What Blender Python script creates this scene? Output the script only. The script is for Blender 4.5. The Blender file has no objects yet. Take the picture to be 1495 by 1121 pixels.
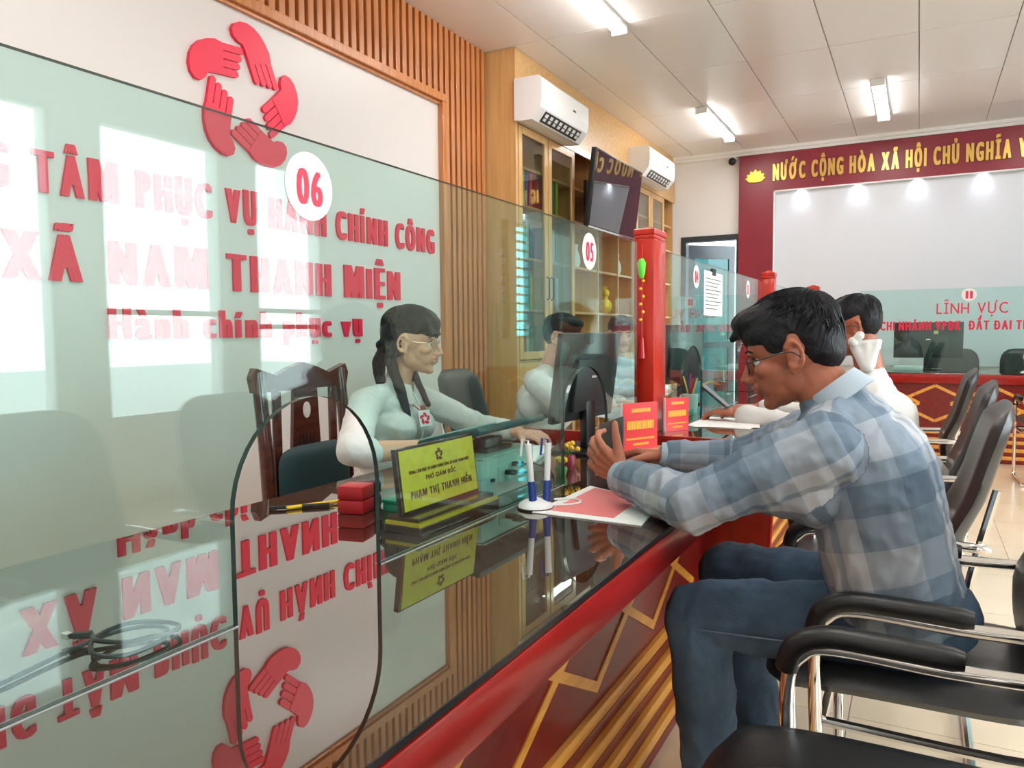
import bpy, bmesh, math, random, unicodedata
import numpy as np
from mathutils import Vector, Matrix, Euler, noise
from math import pi, sin, cos, radians as rad, atan2, sqrt

C = bpy.context.scene.collection
sc = bpy.context.scene
random.seed(7)

# ------------------------------------------------------------------ camera
CAMH = 1.22
def _cam():
    f = 1120.0; cx, cy = 747.5, 560.5
    vy = Vector((1342 - cx, -(482 - cy), -f)).normalized()
    vx = -Vector((-1370 - cx, -(505 - cy), -f))
    vx = (vx - vy * vx.dot(vy)).normalized() if False else (vx.normalized() - vy * vx.normalized().dot(vy)).normalized()
    vz = vx.cross(vy)
    m = Matrix((vx, vy, vz)).to_4x4()
    m.translation = Vector((0, 0, CAMH))
    cd = bpy.data.cameras.new('camera'); cd.sensor_width = 36; cd.lens = 36 * f / 1495
    cd.clip_start = 0.02; cd.clip_end = 200
    co = bpy.data.objects.new('camera', cd); co.matrix_world = m
    C.objects.link(co); sc.camera = co
_cam()

# ------------------------------------------------------------------ world and light
EXPOSURE = 1.45
SKY = 4.6
w = bpy.data.worlds.new('sky'); sc.world = w; w.use_nodes = True
nt = w.node_tree; bg = nt.nodes['Background']
tc = nt.nodes.new('ShaderNodeTexCoord'); sp = nt.nodes.new('ShaderNodeSeparateXYZ')
cr = nt.nodes.new('ShaderNodeValToRGB'); nt.links.new(tc.outputs['Generated'], sp.inputs[0])
nt.links.new(sp.outputs['Z'], cr.inputs[0]); nt.links.new(cr.outputs[0], bg.inputs['Color'])
cr.color_ramp.elements[0].position = 0.0; cr.color_ramp.elements[0].color = (.95, .98, 1, 1)
cr.color_ramp.elements[1].position = .6; cr.color_ramp.elements[1].color = (.80, .92, 1, 1)
bg.inputs['Strength'].default_value = SKY
sc.view_settings.view_transform = 'Standard'; sc.view_settings.look = 'None'
sc.view_settings.gamma = 1; sc.view_settings.use_curve_mapping = False
sc.view_settings.exposure = EXPOSURE
cy = sc.cycles
cy.use_denoising = True
cy.max_bounces = 14; cy.diffuse_bounces = 6; cy.glossy_bounces = 6; cy.transparent_max_bounces = 24; cy.transmission_bounces = 8
cy.caustics_reflective = False; cy.caustics_refractive = False; cy.sample_clamp_indirect = 8

RIGHT = 3.2; LEFT = -3.27; BACK = -3.0; FAR = 10.3; CEIL = 3.54
# windows on the right wall: y0, y1, z0, z1
WINS = [(-2.6, -1.2, .61, 2.74), (1.75, 3.10, .61, 2.74), (3.41, 4.48, .61, 2.74), (4.82, 5.66, .61, 2.74), (9.17, 9.42, 1.15, 2.78), (9.62, 10.2, 1.15, 2.78)]  # first window is unseen, added behind the camera for more room light
SOUTH = []
def portal(loc, rot, sx, sy):
    l = bpy.data.lights.new('window_portal', 'AREA'); l.shape = 'RECTANGLE'; l.size = sx; l.size_y = sy
    l.cycles.is_portal = True
    o = bpy.data.objects.new('window_portal', l); o.location = loc; o.rotation_euler = rot; C.objects.link(o)
for y0, y1, z0, z1 in WINS:
    portal((RIGHT + .02, (y0 + y1) / 2, (z0 + z1) / 2), (0, rad(90), 0), z1 - z0, y1 - y0)
for x0, x1, z0, z1 in SOUTH:
    portal(((x0 + x1) / 2, BACK - .02, (z0 + z1) / 2), (rad(90), 0, 0), x1 - x0, z1 - z0)

# ------------------------------------------------------------------ materials
def mat(name, col, rough=.5, metal=0., spec=.5, bump=0., bscale=60., var=0., vscale=4., coat=0., emit=None, stretch=None):
    m = bpy.data.materials.new(name); m.use_nodes = True
    n = m.node_tree; p = n.nodes['Principled BSDF']
    p.inputs['Base Color'].default_value = (*col, 1); p.inputs['Roughness'].default_value = rough
    p.inputs['Metallic'].default_value = metal; p.inputs['Specular IOR Level'].default_value = spec
    p.inputs['Coat Weight'].default_value = coat; p.inputs['Coat Roughness'].default_value = .05
    if emit:
        p.inputs['Emission Color'].default_value = (*emit[0], 1); p.inputs['Emission Strength'].default_value = emit[1]
    if var or bump:
        t = n.nodes.new('ShaderNodeTexCoord'); mp = n.nodes.new('ShaderNodeMapping')
        if stretch: mp.inputs['Scale'].default_value = stretch
        n.links.new(t.outputs['Object'], mp.inputs[0])
    if var:
        ns = n.nodes.new('ShaderNodeTexNoise'); ns.inputs['Scale'].default_value = vscale; ns.inputs['Detail'].default_value = 4
        n.links.new(mp.outputs[0], ns.inputs['Vector'])
        mx = n.nodes.new('ShaderNodeMix'); mx.data_type = 'RGBA'
        mx.inputs['A'].default_value = (*[c * (1 - var) for c in col], 1); mx.inputs['B'].default_value = (*[min(1, c * (1 + var)) for c in col], 1)
        mr = n.nodes.new('ShaderNodeMapRange'); mr.inputs['From Min'].default_value = .3; mr.inputs['From Max'].default_value = .7
        n.links.new(ns.outputs['Fac'], mr.inputs['Value']); n.links.new(mr.outputs[0], mx.inputs['Factor'])
        n.links.new(mx.outputs['Result'], p.inputs['Base Color'])
    if bump:
        nb = n.nodes.new('ShaderNodeTexNoise'); nb.inputs['Scale'].default_value = bscale; nb.inputs['Detail'].default_value = 3
        n.links.new(mp.outputs[0], nb.inputs['Vector'])
        b = n.nodes.new('ShaderNodeBump'); b.inputs['Strength'].default_value = bump; b.inputs['Distance'].default_value = .004
        n.links.new(nb.outputs['Fac'], b.inputs['Height']); n.links.new(b.outputs[0], p.inputs['Normal'])
    return m

def wood(name, c1, c2, scale=6., axis=(1, 1, 12), rough=.35, coat=.3):
    """grain runs along the axis with the small scale number"""
    m = bpy.data.materials.new(name); m.use_nodes = True
    n = m.node_tree; p = n.nodes['Principled BSDF']
    t = n.nodes.new('ShaderNodeTexCoord'); mp = n.nodes.new('ShaderNodeMapping'); mp.inputs['Scale'].default_value = axis
    ns = n.nodes.new('ShaderNodeTexNoise'); ns.inputs['Scale'].default_value = scale; ns.inputs['Detail'].default_value = 6; ns.inputs['Distortion'].default_value = .4
    cr = n.nodes.new('ShaderNodeValToRGB'); cr.color_ramp.elements[0].position = .3; cr.color_ramp.elements[1].position = .7
    cr.color_ramp.elements[0].color = (*c1, 1); cr.color_ramp.elements[1].color = (*c2, 1)
    n.links.new(t.outputs['Object'], mp.inputs[0]); n.links.new(mp.outputs[0], ns.inputs['Vector'])
    n.links.new(ns.outputs['Fac'], cr.inputs[0]); n.links.new(cr.outputs[0], p.inputs['Base Color'])
    p.inputs['Roughness'].default_value = rough; p.inputs['Coat Weight'].default_value = coat; p.inputs['Coat Roughness'].default_value = .08
    return m

def glass(name, tint, f0, gloss=(1, 1, 1), rough=0.0):
    m = bpy.data.materials.new(name); m.use_nodes = True
    n = m.node_tree; n.nodes.remove(n.nodes['Principled BSDF']); out = n.nodes['Material Output']
    g = n.nodes.new('ShaderNodeNewGeometry'); d = n.nodes.new('ShaderNodeVectorMath'); d.operation = 'DOT_PRODUCT'
    n.links.new(g.outputs['Normal'], d.inputs[0]); n.links.new(g.outputs['Incoming'], d.inputs[1])
    def M(op, a, b):
        q = n.nodes.new('ShaderNodeMath'); q.operation = op
        for i, v in enumerate((a, b)):
            if v is None: continue
            if isinstance(v, (int, float)): q.inputs[i].default_value = v
            else: n.links.new(v, q.inputs[i])
        return q.outputs[0]
    a = M('ABSOLUTE', d.outputs['Value'], None); a = M('SUBTRACT', 1., a); a = M('POWER', a, 5.)
    a = M('MULTIPLY', a, 1 - f0); a = M('ADD', a, f0)
    tr = n.nodes.new('ShaderNodeBsdfTransparent'); tr.inputs[0].default_value = (*tint, 1)
    gl = n.nodes.new('ShaderNodeBsdfGlossy'); gl.inputs['Roughness'].default_value = rough; gl.inputs[0].default_value = (*gloss, 1)
    mx = n.nodes.new('ShaderNodeMixShader')
    n.links.new(a, mx.inputs[0]); n.links.new(tr.outputs[0], mx.inputs[1]); n.links.new(gl.outputs[0], mx.inputs[2]); n.links.new(mx.outputs[0], out.inputs[0])
    return m

def mirrorglass(name, base, f0, gloss):
    """opaque dark glass sheet with a reflective coating"""
    m = glass(name, base, f0, gloss); n = m.node_tree
    tr = [x for x in n.nodes if x.type == 'BSDF_TRANSPARENT'][0]; mx = [x for x in n.nodes if x.type == 'MIX_SHADER'][0]
    df = n.nodes.new('ShaderNodeBsdfDiffuse'); df.inputs[0].default_value = (*base, 1)
    n.links.new(df.outputs[0], mx.inputs[1]); n.nodes.remove(tr)
    return m

M = {}
M['wall'] = mat('wall_paint', (.80, .79, .78), .6, bump=.05)
M['board'] = mat('text_board', (.66, .61, .59), .35)
M['ceil'] = mat('ceiling_panel', (.88, .86, .85), .25, spec=.6)
M['ceilgap'] = mat('ceiling_joint', (.35, .33, .32), .6)
M['cornice'] = mat('cornice_white', (.85, .85, .84), .5)
M['tile'] = mat('floor_tile', (.80, .66, .48), .18, var=.06, vscale=3, spec=.5)
M['grout'] = mat('floor_grout', (.42, .33, .24), .7)
M['slat'] = wood('slat_wood', (.42, .145, .042), (.62, .235, .072), 5, (8, 8, .6))
M['slatback'] = wood('slat_back', (.10, .035, .012), (.16, .06, .02), 5, (8, 8, .6))
M['pine'] = wood('cabinet_wood', (.58, .33, .12), (.72, .45, .19), 3, (.6, 9, 9))
M['pinev'] = wood('cabinet_wood_upright', (.58, .33, .12), (.70, .43, .18), 3, (9, 9, .6))
M['red'] = wood('red_lacquer', (.27, .008, .005), (.42, .010, .006), 3, (9, .7, 9), .28, .15)
M['redv'] = wood('red_lacquer_upright', (.27, .008, .005), (.42, .010, .006), 3, (9, 9, .7), .22, .35)
M['redpost'] = wood('post_lacquer', (.46, .012, .004), (.60, .024, .006), 3, (9, 9, .7), .25, .25)
M['face'] = wood('panel_lacquer', (.15, .006, .004), (.24, .008, .005), 3, (9, .7, 9), .32, .12)
M['inlay'] = wood('yellow_inlay', (.75, .30, .04), (.95, .48, .09), 4, (9, .7, 9), .3, .15)
M['brown'] = wood('dark_wood', (.055, .014, .010), (.10, .026, .016), 4, (9, .7, 9), .2, .6)
M['top'] = mirrorglass('tinted_counter_glass', (.050, .020, .012), .34, (.86, .88, .84))
M['topwood'] = wood('counter_wood', (.09, .03, .02), (.13, .045, .03), 4, (9, .7, 9), .3, .5)
M['glass'] = glass('partition_glass', (.81, .945, .915), .040)
M['edge'] = mat('glass_edge', (.025, .06, .055), .15, spec=.6)
M['cabglass'] = glass('cabinet_glass', (.80, .84, .80), .08)
M['winglass'] = glass('window_glass', (.95, .98, .98), .04)
M['cyanglass'] = glass('tinted_window_glass', (.30, .80, .86), .04)
M['white'] = mat('white_plastic', (.82, .82, .82), .35)
M['sealant'] = mat('clear_sealant', (.45, .47, .46), .3)
M['paper'] = mat('paper_white', (.86, .86, .84), .7)
M['sticker'] = mat('sticker_white', (.88, .88, .88), .5)
M['dark'] = mat('black_plastic', (.008, .009, .010), .35)
M['darkgrey'] = mat('dark_grey_plastic', (.028, .029, .032), .4)
M['leather'] = mat('black_leather', (.010, .0105, .012), .36, bump=.12, bscale=140)
M['chrome'] = mat('chrome', (.82, .80, .78), .08, metal=1)
M['alu'] = mat('dark_metal_frame', (.035, .045, .055), .4)
M['leafglass'] = glass('dark_leaf_glass', (.14, .27, .28), .04)
M['screen'] = mirrorglass('screen_glass', (.035, .037, .05), .10, (1, 1, 1))
M['letter'] = mat('red_letter', (.80, .010, .055), .4)
M['print'] = mat('red_print', (.75, .01, .06), .4)
M['gold'] = mat('gold_letter', (.80, .50, .12), .28, metal=.6)
M['goldl'] = mat('gold_bright', (.95, .62, .04), .3, metal=.3)
M['maroon'] = mat('banner_maroon', (.26, .018, .035), .35, var=.08, vscale=2)
M['panel'] = mat('display_board', (.70, .73, .80), .4)
M['plate'] = mat('plate_gold', (.98, .62, .045), .4, metal=.0, var=.12, vscale=40)
M['printbrown'] = mat('plate_print', (.22, .03, .01), .5)
M['skinm'] = mat('skin_tan', (.40, .125, .065), .45, var=.10, vscale=14, bump=.08, bscale=160)
M['skinw'] = mat('skin_fair', (.74, .38, .25), .45, var=.05, vscale=14)
M['skinh'] = mat('skin_hand', (.58, .25, .13), .45, var=.12, vscale=20, bump=.1, bscale=160)
M['hair'] = mat('black_hair', (.007, .007, .010), .5, bump=.9, bscale=60, stretch=(1, 6, 1), spec=.3)
M['jeans'] = mat('blue_denim', (.045, .085, .14), .85, var=.85, vscale=5, bump=.5, bscale=220)
M['shirtw'] = mat('white_shirt', (.70, .70, .68), .75, bump=.2, bscale=25)
M['shirtb'] = mat('pale_blue_shirt', (.62, .72, .80), .75, bump=.2, bscale=25)
M['lips'] = mat('lip_pink', (.62, .13, .13), .4)
M['lipd'] = mat('lip_brown', (.36, .10, .08), .4)
M['eyew'] = mat('eye_white', (.75, .72, .70), .3)
M['eyed'] = mat('eye_dark', (.012, .008, .006), .15)
M['rim'] = mat('spectacle_rim', (.02, .018, .018), .3)
M['rimg'] = mat('gold_rim', (.75, .55, .35), .25, metal=.8)
M['lens'] = glass('spectacle_lens', (.97, .97, .97), .02)
M['teal'] = mat('teal_plastic', (.42, .62, .56), .45)
M['tealdark'] = mat('dark_teal_plastic', (.02, .07, .075), .35)
M['green'] = mat('green_plastic', (.01, .34, .20), .35)
M['redp'] = mat('red_plastic', (.50, .012, .02), .3)
M['blue'] = mat('blue_plastic', (.015, .05, .26), .35)
M['pink'] = mat('pink_folder', (.85, .22, .22), .45)
M['signred'] = mat('sign_red', (.80, .012, .02), .3)
M['yellow'] = mat('print_yellow', (.95, .55, .03), .4)
M['lamp'] = mat('lamp_diffuser', (.9, .9, .9), .4, emit=((1, .98, .95), 15))
M['spot'] = mat('spot_lens', (.9, .9, .9), .4, emit=((1, 1, 1), 14))
M['cardboard'] = wood('light_box_wood', (.55, .30, .10), (.68, .40, .16), 5)
M['concrete'] = mat('pavement', (.50, .49, .46), .8, var=.1)
M['leaf'] = mat('green_leaf', (.05, .30, .06), .5)
M['petal'] = mat('flower_yellow', (.9, .55, .02), .5)
M['velvet'] = mat('dark_teal_cushion', (.012, .04, .045), .7)

def plaid():
    m = bpy.data.materials.new('plaid_cotton'); m.use_nodes = True
    n = m.node_tree; p = n.nodes['Principled BSDF']; p.inputs['Roughness'].default_value = .8
    at = n.nodes.new('ShaderNodeAttribute'); at.attribute_name = 'cloth'
    sp = n.nodes.new('ShaderNodeSeparateXYZ'); n.links.new(at.outputs['Vector'], sp.inputs[0])
    def ramp(src, period, stops):
        a = n.nodes.new('ShaderNodeMath'); a.operation = 'DIVIDE'; n.links.new(src, a.inputs[0]); a.inputs[1].default_value = period
        b = n.nodes.new('ShaderNodeMath'); b.operation = 'FRACT'; n.links.new(a.outputs[0], b.inputs[0])
        r = n.nodes.new('ShaderNodeValToRGB'); r.color_ramp.interpolation = 'CONSTANT'
        el = r.color_ramp.elements
        el[0].position = stops[0][0]; el[0].color = (*[stops[0][1]] * 3, 1)
        el[1].position = stops[1][0]; el[1].color = (*[stops[1][1]] * 3, 1)
        for s, v in stops[2:]:
            e = el.new(s); e.color = (v, v, v, 1)
        n.links.new(b.outputs[0], r.inputs[0]); return r.outputs[0]
    u = ramp(sp.outputs['X'], .27, [(0, .05), (.30, .45), (.40, 1.), (.48, .5), (.54, .95), (.68, .4)])
    v = ramp(sp.outputs['Y'], .25, [(0, .0), (.26, .45), (.42, .85), (.72, .40)])
    a = n.nodes.new('ShaderNodeMath'); a.operation = 'ADD'; n.links.new(u, a.inputs[0]); n.links.new(v, a.inputs[1])
    h = n.nodes.new('ShaderNodeMath'); h.operation = 'MULTIPLY'; n.links.new(a.outputs[0], h.inputs[0]); h.inputs[1].default_value = .5
    r = n.nodes.new('ShaderNodeValToRGB'); n.links.new(h.outputs[0], r.inputs[0])
    e = r.color_ramp.elements; e[0].position = 0; e[0].color = (.075, .115, .165, 1); e[1].position = 1; e[1].color = (.56, .57, .59, 1)
    q = e.new(.35); q.color = (.16, .22, .29, 1); q = e.new(.65); q.color = (.33, .37, .42, 1)
    n.links.new(r.outputs[0], p.inputs['Base Color'])
    t = n.nodes.new('ShaderNodeTexCoord'); nb = n.nodes.new('ShaderNodeTexNoise'); nb.inputs['Scale'].default_value = 16
    n.links.new(t.outputs['Object'], nb.inputs['Vector']); b = n.nodes.new('ShaderNodeBump'); b.inputs['Strength'].default_value = .35; b.inputs['Distance'].default_value = .012
    n.links.new(nb.outputs['Fac'], b.inputs['Height']); n.links.new(b.outputs[0], p.inputs['Normal'])
    return m
M['plaid'] = plaid()

# ------------------------------------------------------------------ object helpers
def tag(o, label=None, cat=None, group=None, kind=None):
    if label: o['label'] = label
    if cat: o['category'] = cat
    if group: o['group'] = group
    if kind: o['kind'] = kind
    return o
def thing(name, label, cat, loc=(0, 0, 0), rotz=0, group=None):
    o = bpy.data.objects.new(name, None); C.objects.link(o); o.location = loc; o.rotation_euler = (0, 0, rotz); o.empty_display_size = .1
    return tag(o, label, cat, group)
ROOT = {}
def wloc(o):
    v = Vector(o.location)
    while o.parent: o = o.parent; v += Vector(o.location)
    return v
def link(name, me, m=None, parent=None, world=True):
    """link a mesh; with a parent the mesh given in world coordinates is moved to the parent's frame"""
    o = bpy.data.objects.new(name, me); C.objects.link(o)
    if m is not None and not me.materials: me.materials.append(m)
    if parent is not None:
        o.parent = parent
        if world: me.transform(Matrix.Translation(-wloc(parent)))
    return o
def fin(bm, name, smooth=False, ang=40):
    me = bpy.data.meshes.new(name); bmesh.ops.recalc_face_normals(bm, faces=bm.faces[:])
    bm.to_mesh(me); bm.free()
    if smooth:
        for p in me.polygons: p.use_smooth = True
        try: me.set_sharp_from_angle(angle=rad(ang))
        except Exception: pass
    return me
def obj(name, bm, m, parent=None, world=True, smooth=False, ang=40):
    return link(name, fin(bm, name, smooth, ang), m, parent, world)
def bx(bm, x0, x1, y0, y1, z0, z1, bev=0, mtx=None):
    r = bmesh.ops.create_cube(bm, size=1)
    vs = r['verts']
    for v in vs:
        v.co = Vector((x0 + (v.co.x + .5) * (x1 - x0), y0 + (v.co.y + .5) * (y1 - y0), z0 + (v.co.z + .5) * (z1 - z0)))
    if bev:
        es = list({e for v in vs for e in v.link_edges})
        r2 = bmesh.ops.bevel(bm, geom=es, offset=bev, segments=2, affect='EDGES', profile=.5)
        vs = list({v for v in r2['verts']} | {v for v in vs if v.is_valid})
    if mtx is not None:
        bmesh.ops.transform(bm, matrix=mtx, verts=[v for v in vs if v.is_valid])
    return bm
def box(name, x0, x1, y0, y1, z0, z1, m, parent=None, bev=0, world=True, mtx=None):
    return obj(name, bx(bmesh.new(), x0, x1, y0, y1, z0, z1, bev, mtx), m, parent, world, smooth=bool(bev))
def struct(name, bm, m, parent=None):
    o = obj(name, bm, m, parent)
    if parent is None: o['kind'] = 'structure'
    return o
def tube(bm, pts, r, seg=10, closed=False, caps=True):
    pts = [Vector(p) for p in pts]; n = len(pts); rr = r if isinstance(r, (list, tuple)) else [r] * n
    rings = []; up = None
    for i, p in enumerate(pts):
        a = pts[(i - 1) % n] if (i > 0 or closed) else p; b = pts[(i + 1) % n] if (i < n - 1 or closed) else p
        d = (b - a).normalized()
        if up is None:
            up = Vector((0, 0, 1)) if abs(d.z) < .9 else Vector((1, 0, 0))
        s = d.cross(up).normalized(); up = s.cross(d).normalized()
        rings.append([bm.verts.new(p + (s * cos(2 * pi * k / seg) + up * sin(2 * pi * k / seg)) * rr[i]) for k in range(seg)])
    for i in range(n if closed else n - 1):
        A, B = rings[i], rings[(i + 1) % n]
        for k in range(seg):
            bm.faces.new((A[k], A[(k + 1) % seg], B[(k + 1) % seg], B[k]))
    if caps and not closed:
        bm.faces.new(rings[0][::-1]); bm.faces.new(rings[-1])
    return bm
def smoothpath(pts, n=6, closed=False):
    """Catmull-Rom through the points"""
    P = [Vector(p) for p in pts]; out = []
    N = len(P); rng = N if closed else N - 1
    for i in range(rng):
        p0 = P[(i - 1) % N] if (closed or i > 0) else P[0]; p1 = P[i]; p2 = P[(i + 1) % N]; p3 = P[(i + 2) % N] if (closed or i + 2 < N) else P[-1]
        for k in range(n):
            t = k / n
            out.append(.5 * ((2 * p1) + (p2 - p0) * t + (2 * p0 - 5 * p1 + 4 * p2 - p3) * t * t + (3 * p1 - p0 - 3 * p2 + p3) * t ** 3))
    if not closed: out.append(P[-1])
    return out
def prism(bm, poly, d, mtx):
    """2-D polygon (x,y) extruded to z=d, placed by mtx"""
    lo = [bm.verts.new(mtx @ Vector((x, y, 0))) for x, y in poly]; hi = [bm.verts.new(mtx @ Vector((x, y, d))) for x, y in poly]
    n = len(poly)
    bm.faces.new(lo[::-1]); bm.faces.new(hi)
    for i in range(n): bm.faces.new((lo[i], lo[(i + 1) % n], hi[(i + 1) % n], hi[i]))
    return bm
def lathe(bm, prof, c, seg=20):
    rings = []
    for r, z in prof:
        rings.append([bm.verts.new((c[0] + r * cos(2 * pi * k / seg), c[1] + r * sin(2 * pi * k / seg), c[2] + z)) for k in range(seg)])
    for a, b in zip(rings, rings[1:]):
        for k in range(seg): bm.faces.new((a[k], a[(k + 1) % seg], b[(k + 1) % seg], b[k]))
    bm.faces.new(rings[0][::-1]); bm.faces.new(rings[-1])
    return bm
# frames: local x right, local y up, local z out of the surface
def frame(origin, right, up):
    r = Vector(right).normalized(); u = Vector(up); u = (u - r * u.dot(r)).normalized(); n = r.cross(u)
    m = Matrix((r, u, n)).transposed().to_4x4(); m.translation = Vector(origin); return m

# ------------------------------------------------------------------ lettering
_G = {}
def glyph(ch, off=.02):
    k = (ch, off)
    if k in _G: return _G[k]
    if ch == 'M':
        h = caph(); q = [(0, 0), (.11, 0), (.11, .62), (.43, 0), (.52, 0), (.84, .62), (.84, 0), (.95, 0), (.95, 1), (.74, 1), (.475, .40), (.21, 1), (0, 1)]
        _G[k] = ([(x, y * h) for x, y in q], [tuple(range(13))], .95); return _G[k]
    src = {'Đ': 'D', 'Ớ': 'O'}.get(ch, ch)
    c = bpy.data.curves.new('g', 'FONT'); c.body = src; c.offset = off; c.size = 1; c.resolution_u = 3
    o = bpy.data.objects.new('g', c); C.objects.link(o)
    me = bpy.data.meshes.new_from_object(o.evaluated_get(bpy.context.evaluated_depsgraph_get()))
    bpy.data.objects.remove(o); bpy.data.curves.remove(c)
    V = [tuple(v.co[:2]) for v in me.vertices]; F = [tuple(p.vertices) for p in me.polygons]
    bpy.data.meshes.remove(me)
    if ch == 'Đ':
        x0 = min(v[0] for v in V); b = len(V)
        V += [(x0 - .09, .30), (x0 + .28, .30), (x0 + .28, .40), (x0 - .09, .40)]; F.append((b, b + 1, b + 2, b + 3))
    if ch == 'Ớ':
        xm = min(v[0] for v in V) + .36; b = len(V); xr = max(v[0] for v in V)
        V += [(xr - .12, .58), (xr - .03, .56), (xr + .13, .84), (xr + .0, .84)]; F.append((b, b + 1, b + 2, b + 3)); b += 4
        V += [(xm - .10, .78), (xm - .02, .78), (xm + .14, .95), (xm + .02, .95)]; F.append((b, b + 1, b + 2, b + 3))
    x0 = min(v[0] for v in V); x1 = max(v[0] for v in V)
    _G[k] = ([(x - x0, y) for x, y in V], F, x1 - x0)
    return _G[k]
def lay(text, squeeze=.6, fat=.03, gap=.10, space=.28, off=.02):
    """natural layout in units of font size: list of (char, x, w)"""
    x = 0; out = []
    for ch in unicodedata.normalize('NFC', text):
        if ch == ' ': x += space; continue
        V, F, wd = glyph(ch, off); wd = wd * squeeze + 2 * fat
        out.append((ch, x, wd)); x += wd + gap
    return out, x - gap
CAPH = None
def caph():
    global CAPH
    if CAPH is None:
        V, F, _ = glyph('H'); CAPH = max(v[1] for v in V) - min(0, min(v[1] for v in V))
    return CAPH
def letter_mesh(bm, ch, x, sx, sy, depth, mtx, squeeze, fat, off=.02):
    """one letter: condensed glyph thickened sideways, raised by depth"""
    V, F, wd = glyph(ch, off)
    for k, dx in enumerate((0, fat, 2 * fat) if fat else (0,)):
        z = depth + k * min(.0007, max(depth * .25, .00012))
        vs = [bm.verts.new(mtx @ Vector((x + (a * squeeze + dx) * sx, b * sy, z))) for a, b in V]
        fs = []
        for f in F:
            try: fs.append(bm.faces.new([vs[i] for i in f]))
            except ValueError: pass
        if depth > .003:
            es = [e for e in {e for f in fs for e in f.edges} if len(e.link_faces) == 1]
            r = bmesh.ops.extrude_edge_only(bm, edges=es)
            nv = [g for g in r['geom'] if isinstance(g, bmesh.types.BMVert)]
            n = (mtx.to_3x3() @ Vector((0, 0, 1))).normalized()
            for v in nv: v.co -= n * z
def text_line(text, x0, x1, cap, depth, mtx, mt, parent, name='letter', single=True, squeeze=.6, fat=.03, gap=.10, space=.28, off=.02, anchor=0):
    """text_line fits the layout from character index `anchor` on between x0 and x1"""
    L, wd = lay(text, squeeze, fat, gap, space, off)
    a = L[anchor][1]; s = (x1 - x0) / (wd - a); sy = cap / caph()
    bmj = bmesh.new()
    for ch, x, w_ in L:
        bm = bmj if not single else bmesh.new()
        letter_mesh(bm, ch, x0 + (x - a) * s, s, sy, depth, mtx, squeeze, fat, off)
        if single: 
            me = bpy.data.meshes.new(name); bm.to_mesh(me); bm.free(); link(name, me, mt, parent)
    if not single:
        me = bpy.data.meshes.new(name); bmj.to_mesh(me); bmj.free(); return link(name, me, mt, parent)
    bmj.free()
def disc(bm, mtx, rx, ry, d, seg=32):
    return prism(bm, [(rx * cos(2 * pi * k / seg), ry * sin(2 * pi * k / seg)) for k in range(seg)], d, mtx)
# ================================================================== THE ROOM
# floor: grout slab + tiles
fl = struct('floor', bx(bmesh.new(), LEFT - .1, RIGHT + .1, BACK - .1, FAR + 2.2, -.12, -.004), M['grout'])
tme = None
S = .62
for i in range(11):
    for j in range(24):
        x = LEFT + i * S; y = BACK + j * S
        if x > RIGHT: continue
        if tme is None:
            tme = fin(bx(bmesh.new(), .0015, S - .0015, .0015, S - .0015, -.006, 0), 'tile')
            tme.materials.append(M['tile'])
        o = link('tile', tme, None, fl, False); o.location = (x, y, 0)
# ceiling: backing slab + panels
ce = struct('ceiling', bx(bmesh.new(), LEFT - .1, RIGHT + .1, BACK - .1, FAR + .1, CEIL + .012, CEIL + .1), M['ceilgap'])
PX = .655; PY = 1.27; pme = None
for i in range(-5, 6):
    x = -.054 + i * PX
    for j in range(-8, 5):
        y = 8.186 + (.0 if True else .6) + j * PY - .635 * (i % 2 == 1) * 0
        if x + PX < LEFT or x > RIGHT or y + PY < BACK or y > FAR: continue
        if pme is None:
            pme = fin(bx(bmesh.new(), .004, PX - .004, .004, PY - .004, 0, .012), 'ceiling_panel')
            pme.materials.append(M['ceil'])
        o = link('ceiling_panel', pme, None, ce, False)
        o.location = (x, y, CEIL - random.random() * .0015)

def wall_open(name, fixed, axis, a0, a1, z1, holes, th, m):
    """a wall at coordinate fixed with rectangular openings; axis 'x' = wall plane is x=fixed"""
    bm = bmesh.new()
    hs = sorted(holes)
    def seg(u0, u1, w0, w1):
        if u1 - u0 < 1e-4 or w1 - w0 < 1e-4: return
        if axis == 'x': bx(bm, fixed, fixed + th, u0, u1, w0, w1)
        else: bx(bm, u0, u1, fixed, fixed + th, w0, w1)
    cur = a0
    for u0, u1, w0, w1 in hs:
        seg(cur, u0, 0, z1); seg(u0, u1, 0, w0); seg(u0, u1, w1, z1); cur = u1
    seg(cur, a1, 0, z1)
    return struct(name, bm, m)
wall_open('wall_right', RIGHT, 'x', BACK, FAR, CEIL + .02, WINS, .2, M['wall'])
wall_open('wall_back', BACK, 'y', LEFT, RIGHT + .2, CEIL + .02, SOUTH, -.2, M['wall'])
wall_open('wall_far', FAR, 'y', LEFT, RIGHT + .2, CEIL + .02, [(-2.86, -2.06, 0, 2.49)], .15, M['wall'])
struct('wall_left', bx(bmesh.new(), LEFT - .15, LEFT, BACK - .2, FAR + .15, 0, CEIL + .02), M['wall'])
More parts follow.
